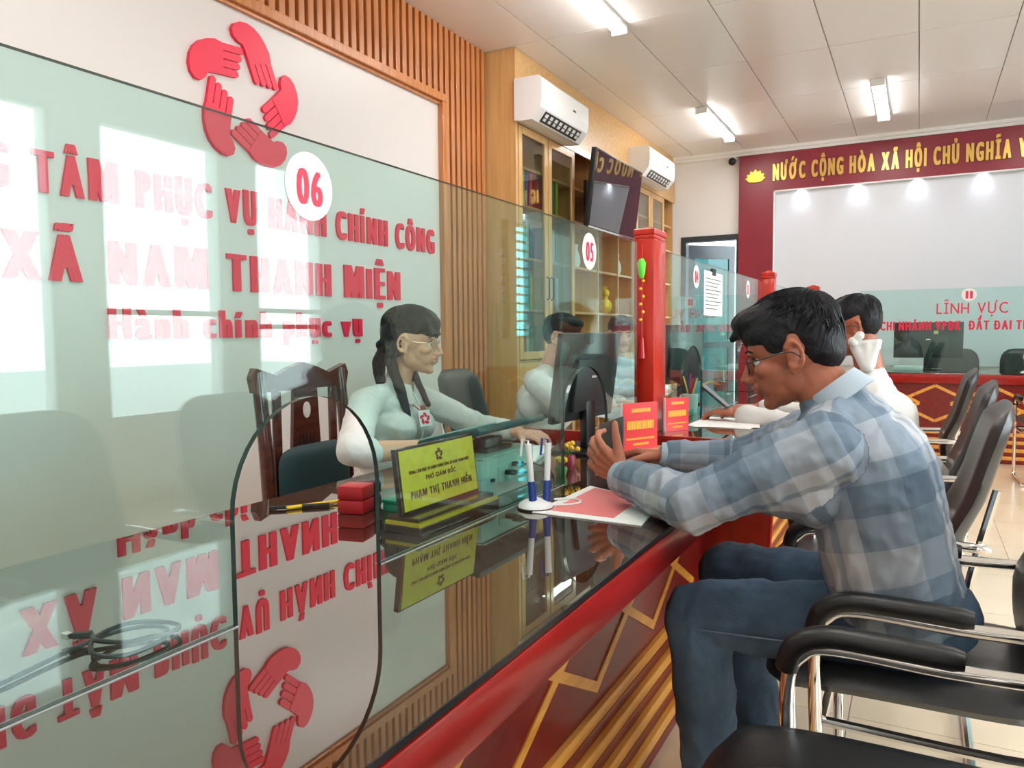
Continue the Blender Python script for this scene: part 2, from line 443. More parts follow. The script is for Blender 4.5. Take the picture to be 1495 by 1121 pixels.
# the corridor beyond the far door
struct('wall_corridor', bx(bmesh.new(), -3.6, -1.4, FAR + 1.75, FAR + 1.85, 0, 3.2), M['wall'])
struct('pavement', bx(bmesh.new(), -12, 30, -20, 30, -.25, -.13), M['concrete'])
wn = 0
for k, (y0, y1, z0, z1) in enumerate(WINS):
    wn += 1
    far = y0 > 9
    f = bx(bmesh.new(), RIGHT + .02, RIGHT + .10, y0, y0 + .04, z0, z1); bx(f, RIGHT + .02, RIGHT + .10, y1 - .04, y1, z0, z1)
    bx(f, RIGHT + .02, RIGHT + .10, y0, y1, z0, z0 + .04); bx(f, RIGHT + .02, RIGHT + .10, y0, y1, z1 - .04, z1)
    fr = struct('window_%d' % wn, f, M['white'] if not far else M['alu'])
    if far:
        box('pane', RIGHT + .055, RIGHT + .065, y0 + .04, y1 - .04, z0 + .04, z1 - .04, M['cyanglass'], fr)
        for i in range(1, 13):
            zz = z0 + (z1 - z0) * i / 13
            box('glazing_bar', RIGHT + .03, RIGHT + .09, y0 + .04, y1 - .04, zz - .014, zz + .014, M['alu'], fr)
    else:
        box('pane', RIGHT + .055, RIGHT + .065, y0 + .04, y1 - .04, z0 + .04, z1 - .04, M['winglass'], fr)
        if k >= 2:
            for zz in ((1.44, 1.30) if k != 2 else (1.40,)):
                box('crossbar', RIGHT + .03, RIGHT + .09, y0 + .04, y1 - .04, zz - .02, zz + .02, M['white'], fr)
for x0, x1, z0, z1 in SOUTH:
    wn += 1
    f = bx(bmesh.new(), x0, x0 + .05, BACK - .1, BACK - .02, z0, z1); bx(f, x1 - .05, x1, BACK - .1, BACK - .02, z0, z1)
    bx(f, x0, x1, BACK - .1, BACK - .02, z0, z0 + .05); bx(f, x0, x1, BACK - .1, BACK - .02, z1 - .05, z1)
    fr = struct('window_%d' % wn, f, M['white'])
    box('pane', x0 + .05, x1 - .05, BACK - .065, BACK - .055, z0 + .05, z1 - .05, M['winglass'], fr)
# cornice on the far wall, baseboard
bm = bmesh.new(); bx(bm, LEFT, RIGHT, FAR - .10, FAR, 3.50, CEIL); bx(bm, LEFT, RIGHT, FAR - .07, FAR, 3.465, 3.50)
struct('trim_1', bm, M['cornice'])
struct('baseboard_far', bx(bmesh.new(), -2.0, RIGHT, FAR - .015, FAR, 0, .12), M['tile'])
struct('baseboard_right', bx(bmesh.new(), RIGHT - .015, RIGHT, BACK, FAR, 0, .12), M['tile'])

# ------------------------------------------------------------------ left wall: text board, slats
W = -3.25
BY0, BY1, BZ0, BZ1 = -1.6, 4.97, .10, 2.97
struct('trim_2', bx(bmesh.new(), LEFT, W, BY0, BY1, BZ0, BZ1), M['board'])
struct('trim_3', bx(bmesh.new(), LEFT + .001, W - .012, BY0 - .3, 5.66, 0, CEIL), M['slatback'])
bm = bmesh.new()
bx(bm, LEFT, W + .045, BY0, BY1 + .06, BZ1, BZ1 + .06, .006)
fr = struct('trim_4', bm, M['slat'])
box('moulding', LEFT, W + .045, BY1, BY1 + .06, BZ0, BZ1 - .001, M['slat'], fr, .006)
box('inner_bead', LEFT, W + .022, BY0, BY1 - .0, BZ1 - .022, BZ1, M['slat'], fr, .003)
sp_ = .078
sw = tag(bpy.data.objects.new('slat_panel', None), kind='structure'); C.objects.link(sw)
sl_t = sl_f = sl_b = None
def slat(z0, z1):
    me = fin(bx(bmesh.new(), 0, .05, 0, sp_ * .62, z0, z1, .004), 'slat'); me.materials.append(M['slat']); return me
sl_t = slat(BZ1 + .06, CEIL - .002); sl_f = slat(0, CEIL - .002); sl_b = slat(0, BZ0)
y = BY0
while y < 5.66 - sp_ * .6:
    me = sl_f if y > BY1 + .055 else sl_t
    o = link('slat', me, None, sw, False); o.location = (W - .015, y, 0)
    if me is sl_t:
        o = link('slat', sl_b, None, sw, False); o.location = (W - .015, y, 0)
    y += sp_

def sign_line(label, text, y0, y1, zb, cap, anchor=0, gap=.09, fat=.042, sq=.46):
    t = thing('sign_lettering', label, 'lettering', (W, y0, zb), group=None)
    text_line(text, y0, y1, cap, .013, frame((W, 0, zb), (0, 1, 0), (0, 0, 1)), M['letter'], t, squeeze=sq, fat=fat, gap=gap, anchor=anchor, space=.26, off=.004)
sign_line('raised red capital letters, upper and longest line on the white wall board', 'TRUNG TÂM PHỤC VỤ HÀNH CHÍNH CÔNG', 1.912, 4.882, 1.825, .182, anchor=5)
sign_line('tallest raised red capitals, middle line on the white wall board', 'XÃ NAM THANH MIỆN', 1.775, 4.44, 1.462, .205, fat=.046)
sign_line('small red lowercase words below the two lines of capitals', 'Hành chính phục vụ', 2.223, 4.013, 1.212, .150, fat=.036, sq=.56)

# emblem of five hands round a star
em = thing('hands_emblem', 'red emblem of five hands joined around a star on the white board', 'emblem', (W, 3.08, 2.53))
def emblem(parent, mtx, s, m, depth, name='hand'):
    P = lambda r, a: (s * r * cos(rad(a)), s * r * sin(rad(a)))
    for k in range(0):
        a = 98 + 72 * k
        bm = bmesh.new()
        poly = [P(.74, a), P(.66, a + 13), P(.80, a + 15), P(.93, a + 11), P(1.0, a + 4), P(1.03, a - 3), P(1.01, a - 10), P(.95, a - 17),
                P(.86, a - 24), P(.76, a - 33), P(.70, a - 44), P(.42, a - 36), P(.36, a - 33)]
        prism(bm, poly, depth, mtx)
        # fingers
        for q in range(4):
            f0 = q / 3.0
            b = Vector(P(.44 + .25 * f0, a - 34 - 4 * f0)); e = Vector(P(.66 + .215 * f0, a - 62 - f0 * 1.5 + 4 * abs(f0 - .45)))
            d = (e - b).normalized(); n = Vector((-d.y, d.x)); r = s * .040
            pts = [b + n * r, b - n * r] + [e + (-n * cos(t) + d * sin(t)) * r for t in [pi * u / 6 for u in range(7)]]
            prism(bm, [tuple(v) for v in pts], depth, mtx)
        obj(name, bm, m, parent)
def emblem(parent, mtx, s, m, depth, name='hand'):
    T = Vector((0, .66)); V = Vector((.27 * cos(rad(54)), .27 * sin(rad(54)))); T2 = Vector((.66 * cos(rad(18)), .66 * sin(rad(18))))
    d = (V - T).normalized(); pn = Vector((-d.y, d.x))
    if pn.x < 0: pn = -pn
    for k in range(5):
        R = Matrix.Rotation(rad(4 - 72 * k), 4, 'Z'); mm = mtx @ R @ Matrix.Scale(s, 4, (1, 0, 0)) @ Matrix.Scale(s, 4, (0, 1, 0))
        bm = bmesh.new(); tips = []
        hw = abs((T2 - V).dot(pn)) / 8
        for j in range(4):
            E_ = V.lerp(T2, (j + .5) / 4); B_ = E_ - d * (.27 + .03 * j)
            q = hw * .88
            pts = [B_ + pn * q - d * .10, B_ - pn * q - d * .10] + [E_ - d * q + (-pn * cos(t) + d * sin(t)) * q for t in [pi * u / 6 for u in range(7)]]
            prism(bm, [tuple(v) for v in pts][::-1], depth * .86, mm); tips.append(B_)
        poly = [(-.02, .70), (-.10, .72), (-.18, .78), (-.20, .87), (-.15, .95), (-.05, 1.0), (.08, 1.01), (.20, .98), (.31, .91), (.40, .81), (.47, .69), tuple(tips[3] + pn * hw * .8), tuple(tips[3] - pn * hw),
                tuple(tips[2]), tuple(tips[1]), tuple(tips[0] - pn * hw * .8), tuple(T + d * .02)]
        prism(bm, poly[::-1], depth, mm)
        obj(name, bm, m, parent)
emblem(em, frame((W, 3.08, 2.505), (0, 1, 0), (0, 0, 1)), .385, M['letter'], .022)

# ------------------------------------------------------------------ cabinet wall
CX = -2.95
cab = thing('wall_cabinet', 'tall light wood cabinet wall with glazed doors and open niches behind the staff', 'cabinet', (CX, 7.9, 0))
box('side_panel', LEFT, CX, 5.66, 5.70, 0, CEIL - .004, M['pinev'], cab)
box('back_panel', LEFT, LEFT + .02, 5.70, 10.28, 0, CEIL - .01, M['pinev'], cab)
box('top_fascia', CX - .02, CX, 5.70, 10.28, 2.95, CEIL - .004, M['pine'], cab)
box('plinth', CX - .02, CX, 5.70, 10.28, 0, .12, M['pine'], cab)
ys = [5.70, 6.28, 6.88, 7.55, 8.15, 8.68, 9.24, 9.80, 10.26]
for i, y in enumerate(ys):
    if i in (0, len(ys) - 1) or i % 2 == 0 or i in (3, 5):
        box('upright', LEFT + .02, CX - .022, y - .012, y + .012, .12, CEIL - .02, M['pinev'], cab)
for z in (.12, .55, .98, 1.42, 1.86, 2.30, 2.62):
    box('shelf', LEFT + .02, CX - .03, 5.70, 10.26, z - .011, z + .011, M['pine'], cab)
def cabdoor(y0, y1, z0, z1, hy):
    f = bmesh.new(); t = .065
    bx(f, CX - .02, CX + .005, y0, y0 + t, z0, z1, .003); bx(f, CX - .02, CX + .005, y1 - t, y1, z0, z1, .003)
    bx(f, CX - .02, CX + .005, y0 + t, y1 - t, z0, z0 + t, .003); bx(f, CX - .02, CX + .005, y0 + t, y1 - t, z1 - t, z1, .003)
    d = obj('door', f, M['pinev'], cab)
    box('door_glass', CX - .012, CX - .006, y0 + t, y1 - t, z0 + t, z1 - t, M['cabglass'], d)
    hm = tube(bmesh.new(), [(CX + .005, hy, 1.52), (CX + .03, hy, 1.53), (CX + .03, hy, 1.71), (CX + .005, hy, 1.72)], .007, 8)
    obj('handle', hm, M['dark'], d)
for a, b, hy in ((5.71, 6.27, 6.235), (6.29, 6.87, 6.325), (8.69, 9.23, 9.195), (9.25, 9.79, 9.285)):
    cabdoor(a, b, 1.0, 2.94, hy)
for a, b in zip(ys[:-1], ys[1:]):
    box('base_door', CX - .02, CX + .002, a + .005, b - .005, .13, .97, M['pinev'], cab, .003)
cols_b = [(.02, .10, .35), (.50, .05, .03), (.70, .68, .62), (.05, .28, .18), (.60, .55, .10)]
bmats = [mat('binder_cover_%s' % n, c, .5) for n, c in zip(('blue', 'red', 'cream', 'green', 'olive'), cols_b)]
# binders in the glazed cabinets and ornaments in the niches
words_b = {0: 'blue', 1: 'red', 2: 'cream', 3: 'green', 4: 'olive'}
nb = 0
for (ya, yb, zz, lab) in ((5.76, 6.22, 1.431, 'second glazed bay from the slat wall'),):
    pass
def binder(y, z, w_, h, ci, label):
    t = thing('binder', label, 'binder', (-3.12, y, z), group='binders in the glazed cabinet')
    m_ = bmats[ci]
    b = bmesh.new(); bx(b, -3.24, -3.0, y, y + .004, z, z + h); bx(b, -3.24, -3.0, y + w_ - .004, y + w_, z, z + h); bx(b, -3.004, -3.0, y, y + w_, z, z + h)
    obj('cover', b, m_, t); box('pages', -3.23, -3.012, y + .006, y + w_ - .006, z + .01, z + h - .012, M['paper'], t)
for zz, sh in ((.991, 'bottom'), (1.431, 'second'), (1.871, 'third'), (2.311, 'fourth')):
    for bay, (ya, yb) in (('first', (5.78, 6.2)), ('second', (6.32, 6.8))):
        y = ya
        i = 0
        while y < yb - .08 and i < 4:
            ci = (nb * 3 + i) % 5; 
            binder(y, zz, .06, .30, ci, '%s binder, %s on the %s shelf of the %s glazed cabinet bay' % (words_b[ci], ('leftmost', 'second from left', 'third from left', 'rightmost')[i], sh, bay))
            y += .075; i += 1
        nb += 1
def duck(x, y, z, label):
    t = thing('figurine', label, 'figurine', (x, y, z))
    b = bmesh.new(); bmesh.ops.create_uvsphere(b, u_segments=14, v_segments=10, radius=.075, matrix=Matrix.Translation((x, y, z + .08)) @ Matrix.Diagonal((1, 1, 1.1, 1)))
    tube(b, [(x, y, z + .13), (x, y, z + .19)], .03, 10)
    obj('body', b, M['goldl'], t, smooth=True)
    b = bmesh.new(); bmesh.ops.create_uvsphere(b, u_segments=14, v_segments=10, radius=.048, matrix=Matrix.Translation((x, y, z + .22)))
    for s in (-1, 1): tube(b, [(x, y + s * .03, z + .25), (x, y + s * .04, z + .30)], [.014, .006], 8)
    obj('head', b, M['goldl'], t, smooth=True)
duck(-3.05, 7.95, 1.431, 'golden cat-like figurine in an open niche of the cabinet')
for y_, lab in ((7.2, 'slim white vase in the niche left of the figurine'), (8.4, 'slim white vase in the niche right of the figurine')):
    b = lathe(bmesh.new(), [(.03, 0), (.05, .06), (.045, .12), (.02, .19), (.028, .24)], (-3.08, y_, 1.871), 16)
    tag(obj('vase', b, M['white'], smooth=True), lab, 'vase')

# air conditioners
def aircon(y0, y1, z0, z1, x0, x1, label):
    t = thing('air_conditioner', label, 'air conditioner', (x0, (y0 + y1) / 2, z0))
    h = z1 - z0
    poly = [(x0, z0 + .01), (x0 + .06, z0), (x1 - .09, z0 + .0), (x1 - .015, z0 + .09), (x1, z0 + .16), (x1, z1 - .03), (x1 - .03, z1), (x0, z1)]
    b = bmesh.new(); m4 = Matrix(((1, 0, 0, 0), (0, 0, 1, y0), (0, 1, 0, 0), (0, 0, 0, 1)))
    prism(b, poly, y1 - y0, m4); obj('casing', b, M['white'], t)
    # louvre opening on the sloped lower front
    d = Vector((.075, 0, .09)).normalized(); n = Vector((.09, 0, -.075)).normalized()
    p = Vector((x1 - .09, 0, z0))
    fm = frame(p + n * .002 + Vector((0, y0 + .12, 0)), (0, 1, 0), d)
    L = y1 - y0 - .24
    b = bmesh.new(); prism(b, [(0, .012), (L, .012), (L, .105), (0, .105)], .004, fm); obj('outlet', b, M['dark'], t)
    for i in range(8):
        u = L * (i + .5) / 8
        b = bmesh.new(); prism(b, [(u - .022, .03), (u + .022, .03), (u + .022, .09), (u - .022, .09)], .010, fm); obj('vane', b, M['white'], t)
    b = bmesh.new(); prism(b, [(0, .055), (L, .055), (L, .062), (0, .062)], .014, fm); obj('louvre', b, M['darkgrey'], t)
    box('display', x1, x1 + .002, y1 - .35, y1 - .29, z0 + .2, z0 + .215, M['darkgrey'], t)
aircon(5.64, 6.62, 2.94, 3.28, CX, -2.70, 'white air conditioner nearest the slat wall, above the first glazed doors')
aircon(8.42, 9.42, 2.98, 3.31, CX, -2.70, 'white air conditioner beyond the television, near the far corner')

# television on a tilted arm
tv = thing('television', 'black flat television hung on the cabinet between the two air conditioners', 'television', (-2.85, 7.3, 2.5))
tm = Matrix.Translation((-2.70, 7.32, 2.56)) @ Matrix.Rotation(rad(7), 4, 'Y')
box('housing', -.03, .02, -.66, .66, -.36, .36, M['dark'], tv, .006, mtx=tm)
box('screen', .0205, .024, -.64, .64, -.335, .345, M['screen'], tv, mtx=tm)
box('bezel_strip', .0205, .026, -.66, .66, -.362, -.345, M['chrome'], tv, mtx=tm)
b = bmesh.new(); bx(b, CX + .001, CX + .03, 7.1, 7.5, 2.38, 2.72); bx(b, CX + .03, -2.74, 7.2, 7.26, 2.45, 2.6); bx(b, CX + .03, -2.74, 7.38, 7.44, 2.45, 2.6)
obj('bracket', b, M['dark'], tv)

# ------------------------------------------------------------------ ceiling lamps
for x, y, lab in ((-2.06, 5.0, 'white ceiling batten lamp at the top edge, above the air conditioner'), (-2.04, 8.74, 'white ceiling batten lamp near the far left corner'),
                  (-.39, 8.65, 'white ceiling batten lamp above the far banner'), (-.39, 5.0, 'white ceiling batten lamp over the customer chairs'), (1.3, 8.65, 'white ceiling batten lamp at the far right of the room'), (1.3, 5.0, 'white ceiling batten lamp by the window wall'), (-2.06, 1.3, 'white ceiling batten lamp before the red lettering'), (-.39, 1.3, 'white ceiling batten lamp above the near counter'), (1.3, 1.3, 'unseen white batten lamp added on the right for more room light'), (-.39, -1.6, 'unseen white batten lamp added behind the camera for more room light')):  # last two lamps are unseen, added to brighten the room
    t = thing('ceiling_lamp', lab, 'lamp', (x, y, CEIL), group='ceiling batten lamps')
    box('housing', x - .06, x + .06, y - .68, y + .68, CEIL - .03, CEIL - .004, M['white'], t, .004)
    b = bmesh.new(); prism(b, [(.055 * cos(a), -.035 * sin(a)) for a in [pi * i / 8 for i in range(9)]], 1.32, Matrix(((1, 0, 0, x), (0, 0, 1, y - .66), (0, 1, 0, CEIL - .0305), (0, 0, 0, 1))))
    obj('diffuser', b, M['lamp'], t, smooth=True)
    for s in (-1, 1): box('end_cap', x - .06, x + .06, y + s * .672 - .012, y + s * .672 + .012, CEIL - .07, CEIL - .0301, M['white'], t, .003)
t = thing('security_camera', 'small dark dome camera below the cornice by the far door', 'camera', (-2.17, FAR - .12, 3.44))
b = bmesh.new(); bmesh.ops.create_uvsphere(b, u_segments=12, v_segments=8, radius=.05, matrix=Matrix.Translation((-2.17, FAR - .12, 3.40))); obj('dome', b, M['dark'], t, smooth=True)
box('mount', -2.21, -2.13, FAR - .12, FAR - .001, 3.43, 3.46, M['white'], t, .004)

# ------------------------------------------------------------------ far wall: door, banner, board
dr = tag(obj('door_1', bmesh.new(), M['alu']), kind='structure')
for a, b_, c, d in ((-2.86, -2.79, 0, 2.49), (-2.13, -2.06, 0, 2.49), (-2.79, -2.13, 2.42, 2.49)):
    box('door_frame', a, b_, FAR - .02, FAR + .12, c, d, M['alu'], dr)
lm = Matrix.Translation((-2.79, FAR + .12, 0)) @ Matrix.Rotation(rad(42), 4, 'Z')
b = bmesh.new()
for a in ((0, .09, 0, 2.40), (.61, .70, 0, 2.40), (.09, .61, 0, .10), (.09, .61, 2.22, 2.40), (.09, .61, 1.0, 1.08)):
    bx(b, a[0], a[1], 0, .04, a[2], a[3], 0, lm)
dl = obj('door_leaf', b, M['alu'], dr)
box('leaf_glass', .09, .61, .015, .025, .10, 2.22, M['leafglass'], dl, mtx=lm)

ban = thing('banner', 'maroon banner with gold lettering around the far display board', 'banner', (0, FAR, 0))
BX0, BX1 = -2.09, 2.15
box('banner_band', BX0, BX1, FAR - .09, FAR - .001, 2.99, 3.455, M['maroon'], ban)
for a in ((BX0, -1.66), (1.72, BX1)): box('banner_column', a[0], a[1], FAR - .09, FAR - .001, 0, 2.989, M['maroon'], ban)
box('display_board', -1.66, 1.72, FAR - .03, FAR - .001, .8, 2.989, M['panel'], ban)
b = bmesh.new()
for a in ((-1.66, -1.645, .8, 2.99), (1.705, 1.72, .8, 2.99), (-1.66, 1.72, 2.975, 2.99)): bx(b, a[0], a[1], FAR - .096, FAR - .0301, a[2], a[3])
obj('edge_trim', b, M['cornice'], ban)
bl = thing('banner_lettering', 'gold capital letters along the maroon band on the far wall', 'lettering', (-1.67, FAR - .09, 3.1))
SL = (3.155 - 3.092) / (.98 + 1.672) * 0
text_line('NƯỚC CỘNG HÒA XÃ HỘI CHỦ NGHĨA VIỆT NAM', -1.672, 1.58, .205, .02, frame((0, FAR - .09, 3.115), (1, 0, 0), (0, 0, 1)), M['gold'], bl, squeeze=.50, fat=.04, gap=.10, space=.26)
lo = thing('lotus_emblem', 'golden lotus flower emblem at the left end of the gold lettering', 'emblem', (-1.884, FAR - .09, 3.2))
for i, (a, L, wd) in enumerate(((0, .145, .045), (26, .14, .042), (-26, .14, .042), (52, .135, .04), (-52, .135, .04), (74, .13, .03), (-74, .13, .03), (12, .10, .03), (-12, .10, .03))):
    mm = frame((-1.884, FAR - .09, 3.13), (1, 0, 0), (0, 0, 1)) @ Matrix.Rotation(-rad(a), 4, 'Z')
    obj('petal', prism(bmesh.new(), [(0, 0), (wd * .7, L * .3), (wd, L * .6), (0, L), (-wd, L * .6), (-wd * .7, L * .3)], .010 + .0016 * i, mm), M['goldl'], lo)
obj('lotus_base', disc(bmesh.new(), frame((-1.884, FAR - .09, 3.125), (1, 0, 0), (0, 0, 1)), .085, .016, .027, 20), M['goldl'], lo)
for i, x in enumerate((-1.342, -.694, -.056, .595, 1.25)):
    t = thing('spotlight', 'small round spotlight under the banner, %s from the left' % ('first', 'second', 'third', 'fourth', 'fifth')[i], 'spotlight', (x, FAR - .055, 2.98), group='spotlights under the banner')
    b = lathe(bmesh.new(), [(.04, 0), (.042, -.008), (.03, -.012)], (x, FAR - .058, 2.99), 20); obj('housing', b, M['white'], t)
    b = lathe(bmesh.new(), [(.026, 0), (.026, -.004)], (x, FAR - .058, 2.978), 16); obj('lens', b, M['spot'], t)
    l = bpy.data.lights.new('spotlight_beam', 'SPOT'); l.energy = 1.3; l.spot_size = rad(110); l.spot_blend = .8; l.color = (.85, .9, 1); l.shadow_soft_size = .03
    o = bpy.data.objects.new('spotlight_beam', l); o.location = (x, FAR - .075, 2.965); o.rotation_euler = (rad(12), 0, 0); C.objects.link(o); 
# ================================================================== COUNTERS
def yz(x):   # local (a,b) -> world (x, y=a, z=b), extrude towards -x ... used with prism (depth along +x)
    return Matrix(((0, 0, 1, x), (1, 0, 0, 0), (0, 1, 0, 0), (0, 0, 0, 1)))
def counter(y0, y1, zt, label, d0=1.293, xb=-1.54, mirror=None):
    dz = zt - .78
    t = thing('service_counter', label, 'counter', (-1.0, (y0 + y1) / 2, 0))
    box('worktop', xb, -.50, y0, y1, zt - .04, zt - .0105, M['topwood'], t)
    box('glass_top', xb, -.49, y0, y1, zt - .01, zt, M['top'], t)
    box('glass_rim', -.4899, -.488, y0, y1, zt - .010, zt - .0005, M['dark'], t)
    box('fascia', -.56, -.484, y0, y1, zt - .09, zt - .0105, M['red'], t, .012)
    box('front_panel', -.73, -.70, y0, y1, .28, zt - .041, M['face'], t)
    box('rear_panel', xb + .06, xb + .08, y0, y1, 0, zt - .041, M['brown'], t)
    for e in (y0 + .0005, y1 - .0225): box('side_panel', xb + .081, -.701, e, e + .022, 0, zt - .041, M['brown'], t)
    N = 8; h = .28 / N
    for i in range(N):
        z1 = .28 - i * h; x1 = -.70 + .058 * (i + 1) / N + (.007 if i % 2 == 0 else 0)
        box('plinth_slat', -.73, x1, y0, y1, z1 - h + .0008, z1 - .0008, M['inlay'] if i % 2 == 0 else M['face'], t, .002)
    # interlocked diamond inlays
    k0 = math.floor((y0 - d0) / .464)
    for k in range(k0, k0 + int((y1 - y0) / .464) + 3):
        yc = d0 + .464 * k; zc = .52; hw = .36; hh = .19
        P = [(yc, zc - hh), (yc + hw, zc), (yc, zc + hh), (yc - hw, zc)]
        for j in range(4):
            a = Vector(P[j]); b = Vector(P[(j + 1) % 4]); lo, hi = (a, b) if a.x < b.x else (b, a)
            if hi.x > y1 - .01 or lo.x < y0 + .01:
                continue
            d = (hi - lo).normalized(); n = Vector((-d.y, d.x)) * .013
            q = [lo - n - d * .006, hi - n + d * .006, hi + n + d * .006, lo + n - d * .006]
            obj('inlay_strip', prism(bmesh.new(), [tuple(v) for v in q], .004 + .0006 * (j % 2) + .0003 * (k % 2), yz(-.7000)), M['inlay'], t)
    return t
counter(-2.2, 2.862, .78, 'long lacquered counter at which the man in the plaid shirt sits')
def end_panel(y, label):
    t = thing('end_panel', label, 'panel', (-.95, y, 0))
    r = .12; x0, x1, z1 = -1.50, -.452, .822
    poly = [(x0, 0), (x1 - .03, 0), (x1, z1 - r)] + [(x1 - r + r * cos(a), z1 - r * .35 + r * .35 * sin(a)) for a in [pi / 2 * i / 8 for i in range(9)]] + [(x0, z1)]
    m4 = Matrix(((1, 0, 0, 0), (0, 0, 1, y), (0, 1, 0, 0), (0, 0, 0, 1)))
    obj('board', prism(bmesh.new(), poly, .035, m4), M['redv'], t)
    e = tube(bmesh.new(), [(x1 - .028, y - .001, .02), (x1 + .001, y - .001, z1 - r), (x1 - .02, y - .001, z1 - .025), (x1 - r, y - .001, z1 + .001)], .006, 6)
    obj('edge_bead', e, M['redpost'], t, smooth=True)
end_panel(2.865, 'red lacquered end panel between the near counter and the next one')
counter(2.902, 5.20, .822, 'second lacquered counter, where the customer in white leans', 2.902 + .36)
counter(5.24, 7.52, .822, 'third lacquered counter, beyond the second red post', 5.24 + .36)

# pillars on the counters
def post(x0, x1, y0, y1, z0, z1, label):
    t = thing('counter_post', label, 'post', ((x0 + x1) / 2, (y0 + y1) / 2, z0))
    box('shaft', x0, x1, y0, y1, z0, z1 - .05, M['redpost'], t, .004)
    box('neck', x0 - .001, x1 + .001, y0 - .001, y1 + .001, z1 - .0499, z1 - .035, M['redpost'], t, .003)
    b = bmesh.new(); bx(b, x0 - .003, x1 + .003, y0 - .003, y1 + .003, z1 - .0349, z1 - .012, .003)
    obj('cap', b, M['redpost'], t)
    b = bmesh.new()
    v = [b.verts.new(p) for p in ((x0, y0, z1 - .0119), (x1, y0, z1 - .0119), (x1, y1, z1 - .0119), (x0, y1, z1 - .0119), ((x0 + x1) / 2, (y0 + y1) / 2, z1 + .006))]
    b.faces.new(v[:4][::-1])
    for i in range(4): b.faces.new((v[i], v[(i + 1) % 4], v[4]))
    obj('finial', b, M['redpost'], t)
post(-.995, -.915, 2.91, 3.07, .822, 1.635, 'nearest and tallest-looking red post rising from the counter')
post(-.93, -.85, 5.30, 5.38, .822, 1.62, 'second red post, left of the plaid man\'s hair')
post(-.90, -.80, 7.38, 7.48, .822, 1.63, 'third red post, right above the plaid man\'s hair')

# glass partition panels
G = -.908
def partition(y0, y1, zb, zt, yc, label, aw=.175, ah=.337):
    t = thing('glass_partition', label, 'partition', (G, (y0 + y1) / 2, zb))
    zs = zb + ah - aw * .98
    poly = [(y0, zb + .002), (yc - aw, zb + .002), (yc - aw, zs)]
    poly += [(yc - aw * cos(a), zs + aw * .98 * sin(a)) for a in [pi * i / 20 for i in range(1, 20)]]
    poly += [(yc + aw, zs), (yc + aw, zb + .002), (y1, zb + .002), (y1, zt), (y0, zt)]
    b = prism(bmesh.new(), poly, .010, yz(G - .005))
    me = fin(b, 'pane'); me.materials.append(M['glass']); me.materials.append(M['edge'])
    for p in me.polygons:
        if abs(p.normal.x) < .9 and not (abs(p.normal.y) > .9 and p.area > .005 and min(abs(p.center.y - y0), abs(p.center.y - y1)) < .002): p.material_index = 1
    link('pane', me, None, t)
    for ya, yb in ((y0, yc - aw), (yc + aw, y1)):
        if yb - ya > .02: box('sealant_bead', G - .0075, G - .0051, ya, yb, zb, zb + .0015, M['sealant'], t); box('sealant_bead', G + .0051, G + .0065, ya, yb, zb, zb + .0015, M['sealant'], t)
    return t
partition(-.87, .372, .78, 1.545, -.24, 'glass partition pane at the left edge of the photo')
partition(.378, 2.016, .78, 1.545, .984, 'large glass partition pane numbered 06 in front of the red lettering')
partition(2.020, 2.672, .78, 1.545, 2.200, 'glass partition pane numbered 05 in front of the dark monitor')
partition(3.10, 4.07, .822, 1.545, 3.455, 'glass partition pane numbered 04 beyond the near red post')
partition(4.08, 5.28, .822, 1.545, 4.62, 'glass partition pane numbered 03 beyond pane 04')
partition(5.40, 7.36, .822, 1.55, 6.2, 'long glass partition pane between the second and third posts')
def sticker(txt, y, z, label, r=.056):
    t = thing('number_sticker', label, 'sticker', (G + .006, y, z))
    obj('disc', disc(bmesh.new(), frame((G + .0052, y, z), (0, 1, 0), (0, 0, 1)), r, r, .0008), M['sticker'], t)
    text_line(txt, y - .031, y + .031, .060, .0006, frame((G + .0062, 0, z - .030), (0, 1, 0), (0, 0, 1)), M['print'], t, 'numeral', squeeze=.90, fat=.05, gap=.07, off=.004)
sticker('06', .988, 1.467, 'white round number sticker reading 06 on the large pane')
sticker('05', 2.218, 1.471, 'white round number sticker reading 05 on the middle pane')
sticker('04', 3.504, 1.472, 'white round number sticker reading 04, left of the hanging sheet', .052)
sticker('03', 4.70, 1.470, 'white round number sticker reading 03, beyond the hanging sheet', .052)
# sheet clipped on pane 04
t = thing('hanging_sheet', 'white printed sheet clipped to glass pane 04 beside the red post', 'paper', (G + .007, 3.83, 1.5))
box('sheet', G + .0065, G + .0075, 3.64, 4.02, 1.30, 1.512, M['paper'], t)
b = bmesh.new()
for i in range(9): bx(b, G + .0076, G + .0079, 3.67, 3.99 - .04 * (i % 3), 1.475 - i * .018, 1.479 - i * .018)
tag(obj('print_lines', b, M['darkgrey'], t), kind='stuff')
b = bmesh.new(); bx(b, G - .009, G + .012, 3.80, 3.86, 1.495, 1.53, .002); obj('clip', b, M['dark'], t)

